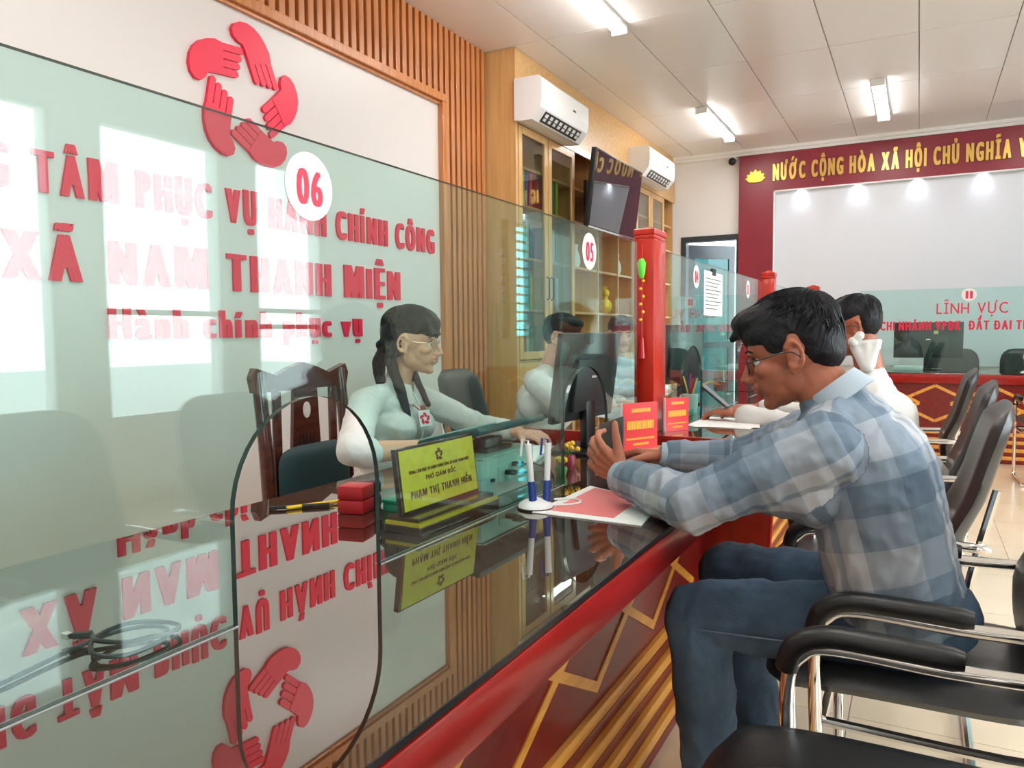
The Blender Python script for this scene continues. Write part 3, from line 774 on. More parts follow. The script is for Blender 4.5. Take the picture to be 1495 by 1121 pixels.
# green and gold ornament hanging on the near post
t = thing('hanging_charm', 'green lantern charm with gold tassels hanging on the near red post', 'ornament', (-.93, 2.895, 1.5))
b = lathe(bmesh.new(), [(.008, 0), (.014, .02), (.017, .06), (.008, .075)], (-.955, 2.88, 1.43), 12); obj('lantern', b, mat('lime_green', (.12, .75, .05), .4), t, smooth=True)
b = bmesh.new()
for i in range(6):
    bmesh.ops.create_icosphere(b, subdivisions=1, radius=.007, matrix=Matrix.Translation((-.955 + .005 * (-1) ** i, 2.885, 1.42 - i * .03)))
tag(obj('beads', b, M['goldl'], t, smooth=True), kind='stuff')
obj('cord', tube(bmesh.new(), [(-.955, 2.89, 1.56), (-.955, 2.885, 1.2)], .002, 6), M['redp'], t)
obj('tassel', tube(bmesh.new(), [(-.955, 2.885, 1.2), (-.955, 2.885, 1.12)], [.006, .012], 8), M['redp'], t)

# ------------------------------------------------------------------ far counter 11 (faces the camera)
t = thing('service_counter', 'far counter numbered 11 facing down the room under the banner', 'counter', (.8, 8.6, 0))
X0, X1, Y = -.62, 2.9, 8.2
box('worktop', X0, X1, Y + .012, Y + .9, .78, .8095, M['topwood'], t)
box('glass_top', X0, X1, Y, Y + .9, .81, .82, M['top'], t)
box('fascia', X0, X1, Y - .004, Y + .07, .72, .8095, M['red'], t, .01)
box('front_panel', X0, X1, Y + .04, Y + .07, .28, .719, M['face'], t)
box('side_panel', X0, X0 + .025, Y + .0701, Y + .85, 0, .7799, M['redv'], t)
for i in range(8):
    h = .035; z1 = .28 - i * h
    box('plinth_slat', X0, X1, Y + .04 - .05 * (i + 1) / 8 - (.006 if i % 2 == 0 else 0), Y + .07, z1 - h + .0008, z1 - .0008, M['inlay'] if i % 2 == 0 else M['face'], t, .002)
XM = Matrix(((1, 0, 0, 0), (0, 0, -1, Y + .04), (0, 1, 0, 0), (0, 0, 0, 1)))
for k in range(-1, 6):
    xc = .147 + .464 * k; P = [(xc, .363), (xc + .335, .53), (xc, .70), (xc - .335, .53)]
    for j in range(4):
        a = Vector(P[j]); b_ = Vector(P[(j + 1) % 4]); lo_, hi = (a, b_) if a.x < b_.x else (b_, a)
        if hi.x > X1 or lo_.x < X0: continue
        d = (hi - lo_).normalized(); n = Vector((-d.y, d.x)) * .014
        obj('inlay_strip', prism(bmesh.new(), [tuple(v) for v in (lo_ - n, hi - n, hi + n, lo_ + n)], .004 + .0006 * (j % 2) + .0003 * (k % 2), XM), M['inlay'], t)
t = thing('glass_partition', 'clear glass screen on the far counter 11 with red lettering', 'partition', (.8, 8.35, .82))
b = bmesh.new(); bx(b, X0 + .1, X1, 8.345, 8.355, .822, 1.61)
me = fin(b, 'pane'); me.materials.append(M['glass']); me.materials.append(M['edge'])
for p in me.polygons:
    if abs(p.normal.y) < .9: p.material_index = 1
link('pane', me, None, t)
fm = lambda z: frame((0, 8.344, z), (1, 0, 0), (0, 0, 1))
obj('number_disc', disc(bmesh.new(), fm(1.547) @ Matrix.Translation((.404, 0, 0)), .062, .06, .0008), M['sticker'], t)
text_line('11', .375, .433, .07, .0015, fm(1.512), M['print'], t, 'numeral', squeeze=.6, fat=.05)
text_line('LĨNH VỰC', .14, .713, .105, .0015, fm(1.372), M['print'], t, squeeze=.85, fat=.01, gap=.12, off=.0, space=.4)
text_line('CHI NHÁNH VPĐK  ĐẤT ĐAI THANH MIỆN', -.338, 1.28, .085, .0015, fm(1.222), M['print'], t, squeeze=.62, fat=.04, gap=.10, space=.25)
b = bmesh.new(); bx(b, 1.0, 1.012, 8.356, 8.9, .822, 1.3)

# ================================================================== CHAIRS
def pillow(bm, c, ux, uy, un, hw, hh, th, cor=.13, bulge=None, N=14):
    c = Vector(c); ux = Vector(ux).normalized(); uy = Vector(uy).normalized(); un = Vector(un).normalized()
    g = {}
    for s in (0, 1):
        for i in range(N + 1):
            for j in range(N + 1):
                u = -1 + 2 * i / N; v = -1 + 2 * j / N
                u = math.copysign(abs(u) ** .8, u); v = math.copysign(abs(v) ** .8, v)
                edge = i in (0, N) or j in (0, N)
                if s and edge: g[s, i, j] = g[0, i, j]; continue
                x = u * (1 - cor * abs(v) ** 5) * hw; y = v * (1 - cor * abs(u) ** 5) * hh
                m = max(abs(u), abs(v)); t = th * sqrt(max(0, 1 - m ** 6)) * (1 if s else -.7)
                o = bulge(u, v) if bulge else 0
                g[s, i, j] = bm.verts.new(c + ux * x + uy * y + un * (t + o))
    for s in (0, 1):
        for i in range(N):
            for j in range(N):
                q = (g[s, i, j], g[s, i + 1, j], g[s, i + 1, j + 1], g[s, i, j + 1])
                if len(set(q)) == 4: bm.faces.new(q if s else q[::-1])
    return bm
def make_chair(label, loc, rz=0, group='black meeting chairs with chrome frames'):
    t = thing('meeting_chair', label, 'chair', (0, 0, 0), 0, group)
    b = pillow(bmesh.new(), (-.085, 0, .476), (1, 0, 0), (0, 1, 0), (0, 0, 1), .285, .246, .042, .12, lambda u, v: -.018 * max(0, -u) ** 3 + .012 * v * v)
    obj('seat', b, M['leather'], t, smooth=True)
    bc = Vector((.205, 0, .755)); up = Vector((.20, 0, 1)).normalized(); nn = up.cross(Vector((0, 1, 0))); nn = -nn if nn.x > 0 else nn
    b = pillow(bmesh.new(), bc, (0, 1, 0), up, nn, .232, .275, .032, .16, lambda u, v: .030 * math.exp(-((v + .45) / .35) ** 2) - .02 * (1 - u * u) - .02 * max(0, v) ** 2)
    obj('backrest', b, M['leather'], t, smooth=True)
    for s in (-1, 1):
        y = s * .255
        pts = smoothpath([(.235, y * .93, .64), (.19, y, .652), (.0, y, .650), (-.17, y, .655), (-.225, y, .635), (-.25, y, .57), (-.245, y, .35), (-.24, y, .08), (-.225, y, .026), (-.17, y, .014), (0, y, .014), (.22, y, .014)], 5)
        obj('side_frame', tube(bmesh.new(), pts, .0135, 10), M['chrome'], t, smooth=True)
        pp = smoothpath([(-.252, y, .60), (-.238, y, .645), (-.19, y, .672), (-.1, y, .674), (.03, y, .670)], 5)
        r = [.018] + [.0215] * (len(pp) - 2) + [.017]
        obj('arm_pad', tube(bmesh.new(), pp, r, 10), M['leather'], t, smooth=True)
    for x in (-.235, .17): obj('cross_rail', tube(bmesh.new(), [(x, -.252, .415), (x, .252, .415)], .010, 8), M['chrome'], t, smooth=True)
    for s in (-1, 1):
        obj('seat_rail', tube(bmesh.new(), smoothpath([(-.24, s * .245, .41), (.15, s * .245, .41), (.19, s * .24, .46), (.20, s * .225, .56), (.255, s * .215, .80)], 5), .011, 8), M['chrome'], t, smooth=True)
    obj('floor_bar', tube(bmesh.new(), [(.22, -.256, .014), (.22, .256, .014)], .0135, 8), M['chrome'], t, smooth=True)
    t.location = loc; t.rotation_euler = (0, 0, rz); return t
def dup(root, loc, rz, label=None, group=None):
    r = root.copy(); C.objects.link(r); r.location = loc; r.rotation_euler = (0, 0, rz)
    if label: r['label'] = label
    if group: r['group'] = group
    for ch in list(root.children):
        c = ch.copy(); C.objects.link(c); c.parent = r
        for g in ch.children:
            d = g.copy(); C.objects.link(d); d.parent = c
    return r
ch = make_chair('black leather chair cut off at the bottom right corner, nearest of all', (.05, 1.19, 0))
dup(ch, (0.075, 1.915, 0), 0, 'black leather chair with chrome arms under the man in the plaid shirt')
dup(ch, (-.065, 2.56, 0), 0, 'empty black chair just beyond the man in the plaid shirt')
dup(ch, (-.02, 3.60, 0), 0, 'black chair of the customer in white')
dup(ch, (-.02, 4.72, 0), 0, 'farthest black chair along the row of counters')
dup(ch, (.98, 7.28, 0), rad(-88), 'black chair facing the far counter at the right edge', 'black meeting chairs with chrome frames')
dup(ch, (-.05, .45, 0), rad(4), 'black chair outside the frame beside the near counter')
g2 = 'black staff chairs behind the counters'
dup(ch, (-2.12, 3.82, 0), rad(180), 'black staff chair behind the seated man in the white shirt', g2)
dup(ch, (.35, 9.45, 0), rad(90), 'black staff chair behind the far monitor', g2)
dup(ch, (1.0, 9.45, 0), rad(90), 'black staff chair behind the pen stand on the far counter', g2)

# carved wooden chair of the woman
t = thing('wooden_chair', 'dark carved wooden chair with a teal cushion behind the woman', 'chair', (-2.2, 2.5, 0))
WX = -2.33
for y in (2.255, 2.745):
    b = tube(bmesh.new(), smoothpath([(WX + .04, y, .0), (WX + .02, y, .45), (WX, y, .8), (WX - .03, y, 1.07)], 5), .028, 10)
    obj('post', b, M['brown'], t, smooth=True)
b = bmesh.new()
poly = [(2.225, .99), (2.775, .99), (2.79, 1.05), (2.77, 1.09), (2.72, 1.075), (2.66, 1.055), (2.58, 1.085), (2.5, 1.105), (2.42, 1.085), (2.34, 1.055), (2.28, 1.075), (2.23, 1.09), (2.21, 1.05)]
obj('crest_rail', prism(b, poly, .035, yz(WX - .045)), M['brown'], t)
b = bmesh.new(); poly = [(2.42, .60), (2.58, .60), (2.585, .75), (2.57, .99), (2.43, .99), (2.415, .75)]
sp_o = obj('splat', prism(b, poly, .018, yz(WX - .02)), M['brown'], t)
obj('oval_inlay', disc(bmesh.new(), frame((WX - .0015, 2.5, .90), (0, 1, 0), (0, 0, 1)), .022, .035, .003, 20), M['board'], sp_o)
for i in range(5):
    box('groove', WX - .0015, WX + .0, 2.455 + i * .021, 2.461 + i * .021, .64, .80, M['dark'], sp_o)
for y in (2.33, 2.67): box('slat', WX - .015, WX + .003, y - .02, y + .02, .5, .99, M['brown'], t, .003)
box('seat', WX - .02, WX + .50, 2.23, 2.77, .42, .47, M['brown'], t, .01)
b = pillow(bmesh.new(), (WX + .045, 2.5, .62), (0, 1, 0), (0, 0, 1), (1, 0, 0), .22, .14, .03); obj('back_cushion', b, M['velvet'], t, smooth=True)
b = pillow(bmesh.new(), (WX + .25, 2.5, .49), (1, 0, 0), (0, 1, 0), (0, 0, 1), .22, .24, .03); obj('seat_cushion', b, M['velvet'], t, smooth=True)
for y in (2.26, 2.74): obj('front_leg', tube(bmesh.new(), [(WX + .46, y, 0), (WX + .46, y, .42)], .024, 10), M['brown'], t, smooth=True)

# ================================================================== THINGS ON THE COUNTERS
Z = .7802
# name plate, front face nearly along the glass
t = thing('name_plate', 'gold name plate with brown lettering on a stepped dark wood stand', 'name plate', (-1.0, 1.53, Z))
pm = Matrix.Translation((-1.0, 1.528, Z)) @ Matrix.Rotation(rad(-1.5), 4, 'Z')   # local x = out of the face, y = along
b = bmesh.new(); bx(b, -.045, .055, -.168, .172, 0, .018, .002, pm); bx(b, -.04, .045, -.16, .164, .026, .036, .003, pm)
obj('stand', b, M['brown'], t)
b = bmesh.new(); bx(b, -.043, .052, -.166, .170, .0181, .0259, 0, pm); obj('gold_band', b, M['goldl'], t)
tl = pm @ Matrix.Translation((0, 0, .036)) @ Matrix.Rotation(rad(-7), 4, 'Y')
b = bmesh.new(); bx(b, -.012, .002, -.160, .160, 0, .150, .002, tl); obj('board', b, M['brown'], t)
b = bmesh.new(); bx(b, .0021, .004, -.152, .153, .008, .144, 0, tl); pl = obj('gold_plate', b, M['plate'], t)
fm2 = tl @ Matrix(((0, 0, 1, .0041), (1, 0, 0, 0), (0, 1, 0, 0), (0, 0, 0, 1)))
def at(m4, z): return m4 @ Matrix.Translation((0, z, 0))
text_line('TRUNG TÂM PHỤC VỤ HÀNH CHÍNH CÔNG XÃ NAM THANH MIỆN', -.125, .125, .0075, .0005, at(fm2, .088), M['printbrown'], pl, 'lettering', single=False, squeeze=.7, fat=.03)
text_line('PHÓ GIÁM ĐỐC', -.062, .062, .011, .0005, at(fm2, .067), M['printbrown'], pl, 'lettering', single=False, squeeze=.8, fat=.02)
text_line('PHẠM THỊ THANH HIỀN', -.125, .128, .017, .0005, at(fm2, .032), M['printbrown'], pl, 'lettering', single=False, squeeze=.65, fat=.03)
emblem(pl, at(fm2, .118), .0155, M['printbrown'], .0006, 'emblem_hand')

# pen stand with two white and blue pens
def pen_stand(x, y, z, label):
    t = thing('pen_stand', label, 'pen stand', (x, y, z))
    b = lathe(bmesh.new(), [(.042, 0), (.045, .004), (.042, .012), (.030, .020), (.012, .026)], (x, y, z), 24); obj('base', b, M['white'], t, smooth=True)
    obj('base_ring', lathe(bmesh.new(), [(.046, .001), (.0465, .003), (.046, .005)], (x, y, z), 24), M['dark'], t)
    for s in (-1, 1):
        a = Vector((x + .012 * s + .012, y + .014 * s, z + .018)); e = Vector((x + .018 * s + .008, y + .020 * s, z + .165))
        mid = a.lerp(e, .36)
        p = obj('pen_holder', tube(bmesh.new(), [a, mid], [.011, .009], 10), M['blue'], t, smooth=True)
        q = obj('pen', tube(bmesh.new(), [mid, e], [.0075, .0085], 10), M['white'], t, smooth=True)
        obj('pen_clip', tube(bmesh.new(), [e + Vector((0, 0, -.03)), e + Vector((.0, 0, .008)), e + Vector((-.012, -.008, .012)), e + Vector((-.016, -.010, -.03))], .003, 6), M['white'] if s < 0 else M['blue'], q, smooth=True)
    obj('cord', tube(bmesh.new(), smoothpath([(x + .03, y + .02, z + .008), (x + .07, y + .05, z + .006), (x + .085, y + .09, z + .006), (x + .05, y + .12, z + .006), (x + .01, y + .09, z + .006)], 6), .003, 6), M['white'], t, smooth=True)
pen_stand(-.845, 1.715, Z, 'white pen stand with two blue-based pens in front of pane 05')
pen_stand(.86, 8.28, .8205, 'small white pen stand on the far counter 11')

# pink folder on a white sheet
t = thing('document_sleeve', 'clear white document sleeve holding a pink form, before the man\'s arm', 'folder', (-.68, 1.85, Z))
def quad(bm, pts, z0, z1):
    return prism(bm, [(p[0], p[1]) for p in pts], z1 - z0, Matrix.Translation((0, 0, z0)))
obj('sleeve', quad(bmesh.new(), [(-.83, 1.665), (-.548, 1.655), (-.575, 1.90), (-.825, 2.03)], Z + .0005, Z + .0025), M['paper'], t)
obj('pink_form', quad(bmesh.new(), [(-.80, 1.70), (-.628, 1.692), (-.64, 1.93), (-.80, 2.005)], Z + .0026, Z + .0034), M['pink'], t)

# stamps and pads
def stamp(x, y, z, label):
    t = thing('self_inking_stamp', label, 'stamp', (x, y, z))
    m4 = Matrix.Translation((x, y, z)) @ Matrix.Rotation(rad(12), 4, 'Z')
    box('shell', -.035, .035, -.045, .02, 0, .034, M['redp'], t, .004, mtx=m4)
    box('base', -.033, .033, .0205, .062, .0, .032, M['dark'], t, .003, mtx=m4)
    box('label_plate', .0352, .0362, .026, .056, .006, .026, M['darkgrey'], t, mtx=m4)
stamp(-1.235, 1.50, Z, 'lower red and black stamp left of the name plate')
stamp(-1.235, 1.50, Z + .0345, 'upper red and black stamp resting on another one')
t = thing('ink_pad', 'green ink pad box between the stamps and the name plate', 'ink pad', (-1.13, 1.58, Z))
box('case', -1.175, -1.085, 1.52, 1.63, Z, Z + .02, M['green'], t, .003); box('lid', -1.178, -1.082, 1.518, 1.632, Z + .0205, Z + .03, M['green'], t, .003)
t = thing('lidded_cup', 'white lidded cup behind the gold name plate', 'cup', (-1.24, 1.78, Z))
obj('body', lathe(bmesh.new(), [(.03, 0), (.036, .05), (.038, .095)], (-1.24, 1.75, Z), 24), M['white'], t, smooth=True)
obj('lid', lathe(bmesh.new(), [(.040, .0955), (.040, .102), (.02, .11), (.006, .112)], (-1.24, 1.75, Z), 24), M['white'], t, smooth=True)
for i, (a, b_, c) in enumerate((((-1.40, 1.42, Z + .012), (-1.32, 1.56, Z + .007), 'yellow'), ((-1.44, 1.40, Z + .009), (-1.33, 1.50, Z + .007), 'black'))):
    t = thing('pen', '%s pen lying left of the red stamps' % c, 'pen', a)
    A = Vector(a); B = Vector(b_); A.z = B.z = Z + .006
    obj('barrel', tube(bmesh.new(), [A, B], .005, 8), M['goldl'] if i == 0 else M['dark'], t, smooth=True)
    obj('nib', tube(bmesh.new(), [B, B + (B - A).normalized() * .014], [.005, .001], 8), M['chrome'], t, smooth=True)

# teal box with ports (card reader / print unit), its cables
t = thing('port_unit', 'pale teal equipment box with two black cables plugged in, behind the pens', 'device', (-1.1, 1.85, Z))
b = bmesh.new(); bx(b, -1.14, -1.0, 1.71, 2.02, Z, Z + .11, .006); obj('body', b, M['teal'], t, smooth=True)
b = bmesh.new(); bx(b, -1.14, -.995, 1.712, 2.018, Z + .1102, Z + .114, .002); bx(b, -.9995, -.996, 1.80, 1.96, Z + .035, Z + .080, .001); obj('port_panel', b, M['teal'], t)
for y in (1.76, 1.90): box('port', -.9995, -.994, y, y + .014, Z + .045, Z + .054, M['dark'], t)
for k, (y, z) in enumerate(((1.83, .055), (1.87, .072))):
    obj('plug', bx(bmesh.new(), -.9955, -.965, y, y + .018, Z + z, Z + z + .012, .002), M['dark'], t)
    obj('cable', tube(bmesh.new(), smoothpath([(-.965, y + .009, Z + z + .006), (-.945, y + .04, Z + z + .004), (-.925, y + .10, Z + .05), (-.935, y + .15, Z + .006), (-1.0, y + .24, Z + .006)], 6), .003, 6), M['dark'], t, smooth=True)
t = thing('payment_terminal', 'dark teal slab-topped terminal standing on the pale teal box', 'device', (-1.07, 1.87, Z + .114))
tm2 = Matrix.Translation((-1.07, 1.87, Z + .1141))
box('foot', -.04, .04, -.07, .07, 0, .012, M['dark'], t, .003, mtx=tm2)
box('neck', -.02, .02, -.05, .05, .0125, .035, M['darkgrey'], t, .003, mtx=tm2)
hm2 = tm2 @ Matrix.Translation((0, 0, .045)) @ Matrix.Rotation(rad(-14), 4, 'Y')
box('head', -.12, .08, -.18, .22, 0, .022, M['tealdark'], t, .008, mtx=hm2)
box('top_plate', -.115, .02, -.175, .02, .0225, .027, M['teal'], t, .001, mtx=hm2)
t = thing('open_book', 'white open ledger before the woman\'s hands', 'book', (-1.35, 2.2, Z))
for s in (-1, 1):
    b = bmesh.new(); N = 8
    for k in (0, 1):
        pass
    prof = [(i / N, .006 + .012 * sin(pi * (i / N)) ) for i in range(N + 1)]
    m4 = Matrix.Translation((-1.30, 2.47, Z)) @ Matrix.Rotation(rad(12), 4, 'Z')
    poly = [(s * (.004 + .17 * a), h) for a, h in prof] + [(s * .174, .001), (s * .004, .001)]
    prism(b, poly, .24, m4 @ Matrix(((0, 0, 1, -.12), (1, 0, 0, 0), (0, 1, 0, 0), (0, 0, 0, 1)))); obj('page_block', b, M['paper'], t)

# monitors
def monitor(x, y, z, face, w_, h_, label, tilt=4):
    """face: rotation about z; local +x is the screen side"""
    t = thing('computer_monitor', label, 'monitor', (x, y, z))
    m4 = Matrix.Translation((x, y, z)) @ Matrix.Rotation(rad(face), 4, 'Z')
    obj('foot', bx(bmesh.new(), -.10, .10, -.13, .13, 0, .012, .004, m4), M['dark'], t, smooth=True)
    obj('stem', bx(bmesh.new(), -.055, -.025, -.035, .035, .0125, .22, .004, m4), M['dark'], t, smooth=True)
    hm_ = m4 @ Matrix.Translation((0, 0, .12)) @ Matrix.Rotation(rad(-tilt), 4, 'Y')
    obj('housing', bx(bmesh.new(), -.024, .0, -w_ / 2, w_ / 2, 0, h_, .006, hm_), M['darkgrey'], t, smooth=True)
    obj('rear_bulge', bx(bmesh.new(), -.045, -.0241, -w_ * .28, w_ * .28, h_ * .12, h_ * .72, .006, hm_), M['darkgrey'], t, smooth=True)
    obj('screen', bx(bmesh.new(), .0005, .002, -w_ / 2 + .012, w_ / 2 - .012, .02, h_ - .012, 0, hm_), M['screen'], t)
    obj('back_badge', bx(bmesh.new(), -.0462, -.0452, -.02, .02, h_ * .5, h_ * .53, 0, hm_), M['chrome'], t)
monitor(-1.13, 2.665, Z, 174, .46, .325, 'black monitor seen from behind through the arch of pane 05', 8)
monitor(-1.18, 4.15, .8222, 168, .52, .32, 'black monitor behind the arch of pane 04')
monitor(.08, 8.85, .8205, 92, .62, .36, 'black monitor on the far counter beside the plaid man\'s collar', 0)
box('note_tmp', 0, .001, 0, .001, -1, -.999, M['yellow'])
bpy.data.objects.remove(bpy.data.objects['note_tmp'])
t = thing('sticky_note', 'small yellow note stuck on the back of the far monitor', 'note', (.16, 8.9, 1.1))
box('note', .13, .17, 8.80 - .0035, 8.80 - .003, 1.18, 1.215, mat('note_yellow', (.75, .72, .25), .6), t)
t = thing('desk_phone_tray', 'low white box under the far monitor', 'box', (-.1, 8.6, .8205))
box('tray', -.22, .04, 8.50, 8.66, .8205, .862, M['white'], t, .005); box('tray_lid', -.215, .035, 8.505, 8.655, .8625, .868, M['white'], t, .002)

# ornament: flowers and figurine pot in the arch 05
t = thing('flower_ornament', 'tiny maroon pot with yellow flowers below the monitor', 'ornament', (-.99, 2.22, Z))
obj('pot', lathe(bmesh.new(), [(.02, 0), (.028, .02), (.024, .045)], (-1.0, 2.27, Z), 16), M['maroon'], t, smooth=True)
for k in range(9):
    a = k * 2.4; r = .008 + .003 * k; p = Vector((-1.0 + r * cos(a), 2.27 + r * sin(a), Z + .065 + .006 * (k % 4)))
    obj('stalk', tube(bmesh.new(), [(-1.0, 2.27, Z + .045), p], .0012, 5), M['leaf'], t)
    b = bmesh.new(); bmesh.ops.create_icosphere(b, subdivisions=1, radius=.009, matrix=Matrix.Translation(p)); obj('flower', b, [M['petal'], M['redp'], M['petal']][k % 3], t, smooth=True)
t = thing('flower_ornament', 'tiny green pot with one yellow bloom left of the maroon pot', 'ornament', (-.96, 2.13, Z))
obj('pot', lathe(bmesh.new(), [(.014, 0), (.02, .02), (.018, .028)], (-.97, 2.15, Z), 14), M['leaf'], t, smooth=True)
for k in range(5):
    b = bmesh.new(); bmesh.ops.create_icosphere(b, subdivisions=1, radius=.011, matrix=Matrix.Translation((-.97 + .012 * cos(k * 1.26), 2.15 + .012 * sin(k * 1.26), Z + .05))); obj('petal', b, M['petal'], t, smooth=True)
obj('stalk', tube(bmesh.new(), [(-.97, 2.15, Z + .028), (-.97, 2.15, Z + .05)], .002, 5), M['leaf'], t)

# red acrylic signs
def acrylic(x, y, z, w_, h_, face, label, rows):
    t = thing('counter_sign', label, 'sign', (x, y, z))
    m4 = frame((x, y, z), (cos(rad(face)), sin(rad(face)), 0), (0, 0, 1))
    obj('sheet', bx(bmesh.new(), 0, w_, 0, h_, -.004, 0, 0, m4), M['signred'], t)
    obj('clear_edge', bx(bmesh.new(), -.008, -.006, 0, h_ + .004, -.005, .004, 0, m4), M['white'], t)
    b = bmesh.new()
    for (a, b0, c, d) in rows:
        n = int((b0 - a) / .045)
        for i in range(n):
            u = a + (b0 - a) * i / n
            bx(b, u * w_, (u + (b0 - a) / n * .72) * w_, c * h_, d * h_, .0002, .0008, 0, m4)
    tag(obj('yellow_print', b, M['yellow'], t), kind='stuff')
rows = [(.25, .80, .80, .88), (.12, .90, .44, .62), (.10, .92, .22, .26), (.3, .75, .10, .15)]
acrylic(-.895, 2.50, Z + .03, .165, .165, 62, 'red upright sign with yellow print on the wooden block at the near post', rows)
acrylic(-.885, 2.975, .8225, .13, .135, 62, 'smaller red upright sign with yellow print beyond the near post', rows)
b = bmesh.new(); bx(b, -.89, -.74, 2.50, 2.70, Z, Z + .03, .003)
tag(obj('wooden_block', b, M['cardboard'], smooth=True), 'flat light wooden block under the nearer red sign', 'block')

b = lathe(bmesh.new(), [(.012, 0), (.013, .03), (.006, .035), (.006, .048)], (-.62, 2.66, Z), 14)
tag(obj('lotion_bottle', b, M['white'], smooth=True), 'tiny white bottle on the counter between the plaid sleeves and the end panel', 'bottle')
# cable on the counter at the left
t = thing('charging_cable', 'coiled black charging cable on the glass counter at the left', 'cable', (-1.0, .65, Z))
pts = [(-.99, .30, Z + .004), (-1.01, .50, Z + .004), (-1.035, .64, Z + .006), (-1.02, .70, Z + .012), (-.985, .735, Z + .012), (-.95, .72, Z + .008), (-.945, .66, Z + .006), (-.98, .63, Z + .010), (-1.02, .66, Z + .016), (-1.03, .72, Z + .014), (-.99, .755, Z + .010), (-.95, .74, Z + .012), (-.96, .68, Z + .014), (-1.0, .65, Z + .018), (-1.045, .67, Z + .012)]
obj('cord', tube(bmesh.new(), smoothpath(pts, 8), .0035, 8), M['dark'], t, smooth=True)
b = tube(bmesh.new(), [(-1.045, .67, Z + .012), (-1.065, .655, Z + .012)], .006, 8); obj('plug', b, M['dark'], t, smooth=True)
b = bx(bmesh.new(), -1.08, -1.066, .646, .656, Z + .008, Z + .016); obj('plug_tip', b, M['chrome'], t)

# counter 04 clutter
Z4 = .8222
t = thing('pencil_cup', 'clear cup full of pens on the second counter', 'cup', (-1.02, 3.75, Z4))
obj('cup', lathe(bmesh.new(), [(.035, 0), (.04, .09)], (-1.0, 3.78, Z4), 18), M['teal'], t, smooth=True)
for k in range(7):
    a = k * .9; obj('pen', tube(bmesh.new(), [(-1.0 + .01 * cos(a), 3.78 + .01 * sin(a), Z4 + .092), (-1.0 + .035 * cos(a), 3.78 + .035 * sin(a), Z4 + .17 + .01 * (k % 3))], .004, 6), [M['goldl'], M['blue'], M['redp'], M['dark']][k % 4], t, smooth=True)
t = thing('water_bottle', 'clear plastic water bottle with a red label behind the man\'s chin', 'bottle', (-.98, 4.35, Z4))
obj('bottle', lathe(bmesh.new(), [(.036, 0), (.038, .02), (.038, .16), (.014, .21), (.014, .225)], (-.98, 4.35, Z4), 20), M['cabglass'], t, smooth=True)
obj('label', lathe(bmesh.new(), [(.0385, .07), (.0385, .12)], (-.98, 4.35, Z4), 20), M['redp'], t, smooth=True)
obj('cap', lathe(bmesh.new(), [(.015, .2255), (.015, .24)], (-.98, 4.35, Z4), 14), M['teal'], t, smooth=True)
t = thing('paper_sheet', 'white sheets under the arms of the customer in white', 'paper', (-.75, 3.4, Z4))
obj('sheet', quad(bmesh.new(), [(-.87, 3.22), (-.60, 3.20), (-.60, 3.55), (-.87, 3.60)], Z4 + .0003, Z4 + .0018), M['paper'], t)
obj('second_sheet', quad(bmesh.new(), [(-.83, 3.18), (-.57, 3.25), (-.62, 3.52), (-.86, 3.48)], Z4 + .002, Z4 + .003), M['paper'], t)
t = thing('stapler', 'small green stapler beyond the arch of pane 04', 'stapler', (-.95, 3.62, Z4))
box('base', -.98, -.95, 3.55, 3.65, Z4, Z4 + .012, M['green'], t, .003); box('arm', -.98, -.95, 3.55, 3.65, Z4 + .0125, Z4 + .03, M['green'], t, .003)
# ================================================================== PEOPLE
def V3(*a): return Vector(a)
def b_ell(bm, c, r, rot=None, sub=3):
    m = Matrix.Translation(Vector(c))
    if rot is not None: m = m @ rot.to_4x4()
    m = m @ Matrix.Diagonal((r[0], r[1], r[2], 1))
    bmesh.ops.create_icosphere(bm, subdivisions=sub, radius=1, matrix=m)
def b_cap(bm, p0, r0, p1, r1, seg=16, flat=None):
    p0 = Vector(p0); p1 = Vector(p1); d = (p1 - p0).normalized()
    a = Vector((0, 0, 1)) if abs(d.z) < .9 else Vector((1, 0, 0)); s = d.cross(a).normalized(); u = s.cross(d)
    rings = []
    for (p, r, t0, t1) in ((p0, r0, -pi / 2, 0), (p1, r1, 0, pi / 2)):
        for i in range(5):
            t = t0 + (t1 - t0) * i / 4
            cr_ = cos(t) * r + 1e-5; h = sin(t) * r
            ring = []
            for k in range(seg):
                o = s * cos(2 * pi * k / seg) * cr_ + u * sin(2 * pi * k / seg) * cr_
                if flat: o = o - flat[0] * o.dot(flat[0]) * (1 - flat[1])
                ring.append(bm.verts.new(p + o + d * h))
            rings.append(ring)
    for A, B in zip(rings, rings[1:]):
        for k in range(seg): bm.faces.new((A[k], A[(k + 1) % seg], B[(k + 1) % seg], B[k]))
    bm.faces.new(rings[0][::-1]); bm.faces.new(rings[-1])
def build(prims):
    bm = bmesh.new()
    for p in prims:
        if p[0] == 'e': b_ell(bm, *p[1:])
        else: b_cap(bm, *p[1:])
    return bm
